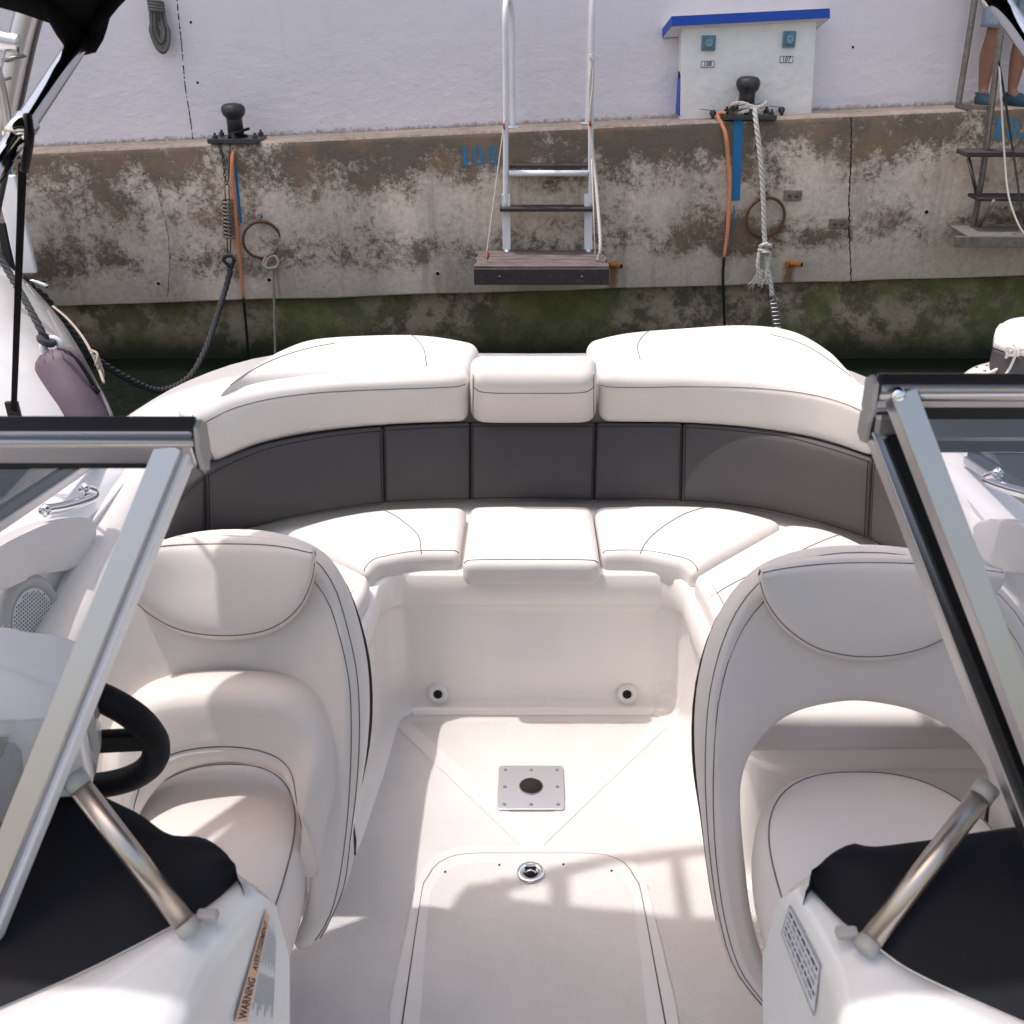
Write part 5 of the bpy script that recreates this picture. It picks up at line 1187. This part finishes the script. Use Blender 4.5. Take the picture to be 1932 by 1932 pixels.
for x, ya, yb, z, w in ((-.60, 1.80, 1.99, 2.03, .050), (-.71, 1.81, 1.95, 1.97, .030), (-.33, 1.80, 2.045, 2.075, .035), (.33, 1.80, 2.045, 2.08, .035), (.60, 1.80, 1.99, 2.04, .05)):  # unseen straps, added to cast bars of shadow on the hatch
    m_ = MB(); m_.add(g_beam((x, ya, z-.005), (x, yb, z), w, .003, V((0, 0, 1)), .001), 'canvas', False); m_.build('shadow_strap', boat)
for y, zc in ((1.27, 2.115), (.84, 2.055)):
    m_ = MB(); m_.add(g_tube([p+V((0, 0, -.016)) for p in arch(y, zc, 1.92 if y > 1.1 else 1.87, 1.93 if y > 1.1 else 1.89, -1.08, 1.04)], .012, 8), 'alu'); m_.build('bow_tube', boat)
for s, j, (px, py) in ((-1, J[0], (25, 800)), (1, J[1], (1990, 800))):
    m_ = MB(); e = atX(px, py, s*1.225); e.z = max(e.z, .84); k = [j+V((-.004, 0, .0)), j+V((0, -.02, -.05)), e]
    m_.add(g_tube([j+V((.015, 0, .022)), j+V((.020, -.02, -.01)), j+V((0, -.02, -.06))], .007, 8, 12), 'rubber')
    m_.add(g_beam(k[1], k[2], .013, .004, V((0, -1, 0)), .001), 'canvas', False); m_.add(g_box(k[1].lerp(k[2], .93), (.03, .012, .05), .003), 'rubber', False); m_.build('tie_down_strap', boat)

# ---- added pale panels behind the left glass, standing in for its bright reflection
M['reflblue'] = mk('reflection_blue', (.26, .30, .38), .35, coat=.3)
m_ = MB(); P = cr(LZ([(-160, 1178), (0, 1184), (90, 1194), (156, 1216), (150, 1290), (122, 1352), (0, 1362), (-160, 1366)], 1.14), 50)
m_.add(g_prism(P, (0, 0, -.12), .012, 3), 'gelw', True); cw = m_.build('reflection_panel', boat, sharp=50)
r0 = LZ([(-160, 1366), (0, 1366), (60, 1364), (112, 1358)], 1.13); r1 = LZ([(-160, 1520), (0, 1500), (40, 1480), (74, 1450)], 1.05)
m_ = MB(); m_.add(g_loft([r0, [p.lerp(q, .5)+V((0, 0, .008)) for p, q in zip(r0, r1)], r1, [p+V((0, 0, -.06)) for p in r1]], 16), 'reflblue')
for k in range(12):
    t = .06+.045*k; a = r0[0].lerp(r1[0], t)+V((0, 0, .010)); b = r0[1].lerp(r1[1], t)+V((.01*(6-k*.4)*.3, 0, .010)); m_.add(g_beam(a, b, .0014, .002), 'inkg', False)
m_.build('reflection_lower', cw, fix=False)

# ================================================================== NEIGHBOUR BOATS
nb_ = root('white_cruiser', (-2.2, 4.4, -.32), 'larger white cruiser moored on the left, with an aluminium arch', 'motorboat')
Sx = [atY(a, b, y) for a, b, y in ((-60, 470, 6.1), (0, 490, 5.6), (60, 540, 5.2), (130, 620, 4.6), (190, 722, 4.0), (220, 797, 3.6))]
Sx += [V((-1.47, 3.1, .42)), V((-1.46, 2.0, .42)), V((-1.46, .5, .42)), V((-1.5, -2, .42))]
def sh(dx, dz, z=None): return [V((p.x+dx, p.y-.25*abs(dx)*(1 if p.y > 3.3 else 0), (p.z+dz) if z is None else z)) for p in Sx]
m_ = MB(); rows = [sh(-.10, 0, -.5), sh(-.05, 0, -.05), sh(-.0, -.06), sh(-.02, .03), sh(-.14, .20), sh(-.30, .36), sh(-.52, .50), sh(-.85, .58), sh(-1.6, .62), sh(-3.2, .64)]
m_.add(g_loft(rows, 60), 'gelw'); m_.build('hull', nb_)
def pipe(name, pts, r, mat='alu', par=None): m_ = MB(); m_.add(g_tube(pts, r, 14, max(2, len(pts)*6)), mat); return m_.build(name, par or nb_)
arc = pipe('arch_tube', [atY(110, -110, 4.3), atY(58, 18, 4.25), atY(18, 190, 4.2), atY(-30, 420, 4.1)], .050)
pipe('arch_tube', [atY(-40, 60, 4.2), atY(0, 76, 4.2), atY(40, 84, 4.2)], .036)
pipe('arch_tube', [atY(-20, 90, 3.9), atY(2, 160, 3.9), atY(18, 250, 3.9), atY(30, 300, 3.9)], .016)
m_ = MB(); 
for q in (.55, 1.2): c_ = atY(18-22*(q-1), 190+60*(q-1.9), 4.2); m_.add(g_torus(c_, .042, .006, V((-.15, 0, 1)), 24, 6), 'steel')
m_.build('clamp', arc)
m_ = MB(); m_.add(g_beam(atY(10, 330, 5.2), atY(52, 515, 5.2), .10, .03, V((0, -1, 0)), .008), 'gelw', False); m_.build('windscreen_pillar', nb_)
m_ = MB(); m_.add(g_beam(atY(2, 420, 5.0), atY(20, 512, 5.0), .04, .02, V((0, -1, 0)), .004), 'rubber', False); m_.build('rubbing_strip', nb_)
m_ = MB(); cl_ = atY(66, 548, 5.15); m_.add(g_tube([cl_+V((-.06, 0, .03)), cl_+V((0, 0, .045)), cl_+V((.07, 0, .02))], .012, 8, 10), 'chrome'); m_.build('cleat', nb_)

fo = root('fender', atY(140, 740, 3.45), 'mauve cloth-covered fender hanging on a dark rope against the cruiser', 'fender')
a = atY(104, 668, 3.50); b = atY(182, 850, 3.30); m_ = MB(); L = (b-a)
prof = [(0, .010), (.005, .035), (.03, .062), (.08, .078), (.16, .086), (.5, .088), (.85, .086), (.93, .076), (.98, .05), (1, .01)]
m_.add(g_tube([a+L*t for t, r in prof], [r for t, r in prof], 28), 'fender')
s_, u_ = frame(L)
for k in range(16):
    t = 2*PI*k/16; dd = s_*math.cos(t)+u_*math.sin(t); m_.add(g_tube([a+L*.004+dd*.022, a+L*.03+dd*.060, a+L*.10+dd*.079, a+L*.15+dd*.084], [.007, .007, .005, .001], 6, 8), 'fender')
m_.build('cover', fo)
m_ = MB(); m_.add(g_torus(a-L.normalized()*.03, .028, .014, V((.3, -1, .2)), 24, 10), 'label'); m_.build('eye', fo)
m_ = MB(); m_.add(g_rope([a-L.normalized()*.045, atY(82, 632, 3.5), atY(60, 590, 3.55), atY(20, 520, 3.7), atY(-20, 450, 3.8)], .013), 'roped'); m_.add(g_torus(atY(88, 642, 3.5), .022, .013, V((.5, 0, .8)), 18, 8), 'roped'); m_.build('fender_rope', fo)
m_ = MB(); k0 = atY(128, 668, 3.42); m_.add(g_tube([k0+V((-.03, 0, .02)), k0+V((.02, -.02, .01)), k0+V((.055, -.02, -.06)), k0+V((.075, -.02, -.12))], .004, 6, 16), 'rubber'); m_.add(g_tube([k0+V((-.01, 0, .01)), k0+V((.045, -.02, -.02)), k0+V((.085, -.02, -.12))], .004, 6, 16), 'rubber'); m_.add(g_tube([k0+V((.07, -.02, -.11)), k0+V((.09, -.02, -.135))], .009, 8), 'rubber'); m_.build('drawstring', fo)
o = root('lashing_cord', atY(180, 680, 3.9), 'pale frayed cord lashed along the edge of the white cruiser', 'rope')
m_ = MB(); m_.add(g_tube([atY(100, 578, 4.72), atY(130, 604, 4.55), atY(160, 642, 4.3), atY(184, 690, 4.0), atY(196, 722, 3.85)], .006, 6, 30), 'ropet')
for k in range(4): m_.add(g_tube([atY(170+4*k, 660+9*k, 4.05), atY(184+3*k, 668+9*k, 3.98), atY(180+5*k, 690+9*k, 3.95)], .005, 6, 10), 'ropet')
m_.build('cord', o)

rb = root('moored_boat', atY(1900, 720, 4.6), 'white boat stern with a black and white pad at the right edge', 'motorboat')
zr = .33
P = cr(LZ([(1812, 716), (1816, 700), (1836, 687), (1868, 677), (1878, 661), (1890, 652), (1960, 640), (2300, 640)], zr), 50) + [V((5.5, 4.9, zr)), V((5.5, -2, zr)), V((1.75, -2, zr)), V((1.75, 3.2, zr))] + cr(LZ([(1800, 900), (1806, 800), (1811, 735)], zr), 8)
m_ = MB(); m_.add(g_prism(P, (0, 0, -.75), .03, 3), 'gelw', True); m_.build('hull', rb, sharp=40)
P = cr(LZ([(1873, 672), (1873, 655), (1890, 634), (1918, 626), (1980, 622)], .40), 24) + LZ([(2250, 622), (2250, 700), (2000, 702), (1932, 690), (1895, 680)], .40)
m_ = MB(); m_.add(g_prism([p+V((0, 0, -.07)) for p in P], (0, 0, .10), .006), 'grey', False); pdn = m_.build('stern_pad', rb)
m_ = MB(); m_.add(g_prism([p+V((0, .01, .03)) for p in P], (0, 0, .045), .018, 4), 'vinyl', True); m_.build('white_top', pdn, sharp=50)
for x, y in ((1842, 693), (1862, 690), (1858, 700)): m_ = MB(); m_.add(g_lathe([(.008, 0), (.006, .004)], atZ(x, y, zr), n=10), 'steel'); m_.build('screw', rb)
o = root('stern_line', atY(1900, 690, 4.6), 'thin white line tied around the pad of the right-hand boat', 'rope')
m_ = MB(); kk = atZ(1918, 660, .47); m_.add(g_rope([kk+V((.25, 0, -.02)), kk, atZ(1890, 690, .36), atZ(1860, 708, .345), atZ(1850, 716, .34)], .008), 'ropew'); m_.add(g_rope([kk+V((0, -.01, 0)), atZ(1905, 695, .38), atZ(1893, 712, .34)], .006), 'ropew')
m_.add(g_torus(kk, .022, .010, (1, 0, .3), 16, 6), 'ropew'); m_.add(g_torus(kk+V((-.025, 0, -.005)), .02, .009, (.6, .5, .3), 16, 6), 'ropew'); m_.build('line', o)

# quay land behind the wall
m_ = MB(); m_.add(g_box((0, WY+30.4, -.35), (900, 60, 1.3)), 'concrete', False); tag(m_.build('ground', fix=False), None, None, kind='structure')
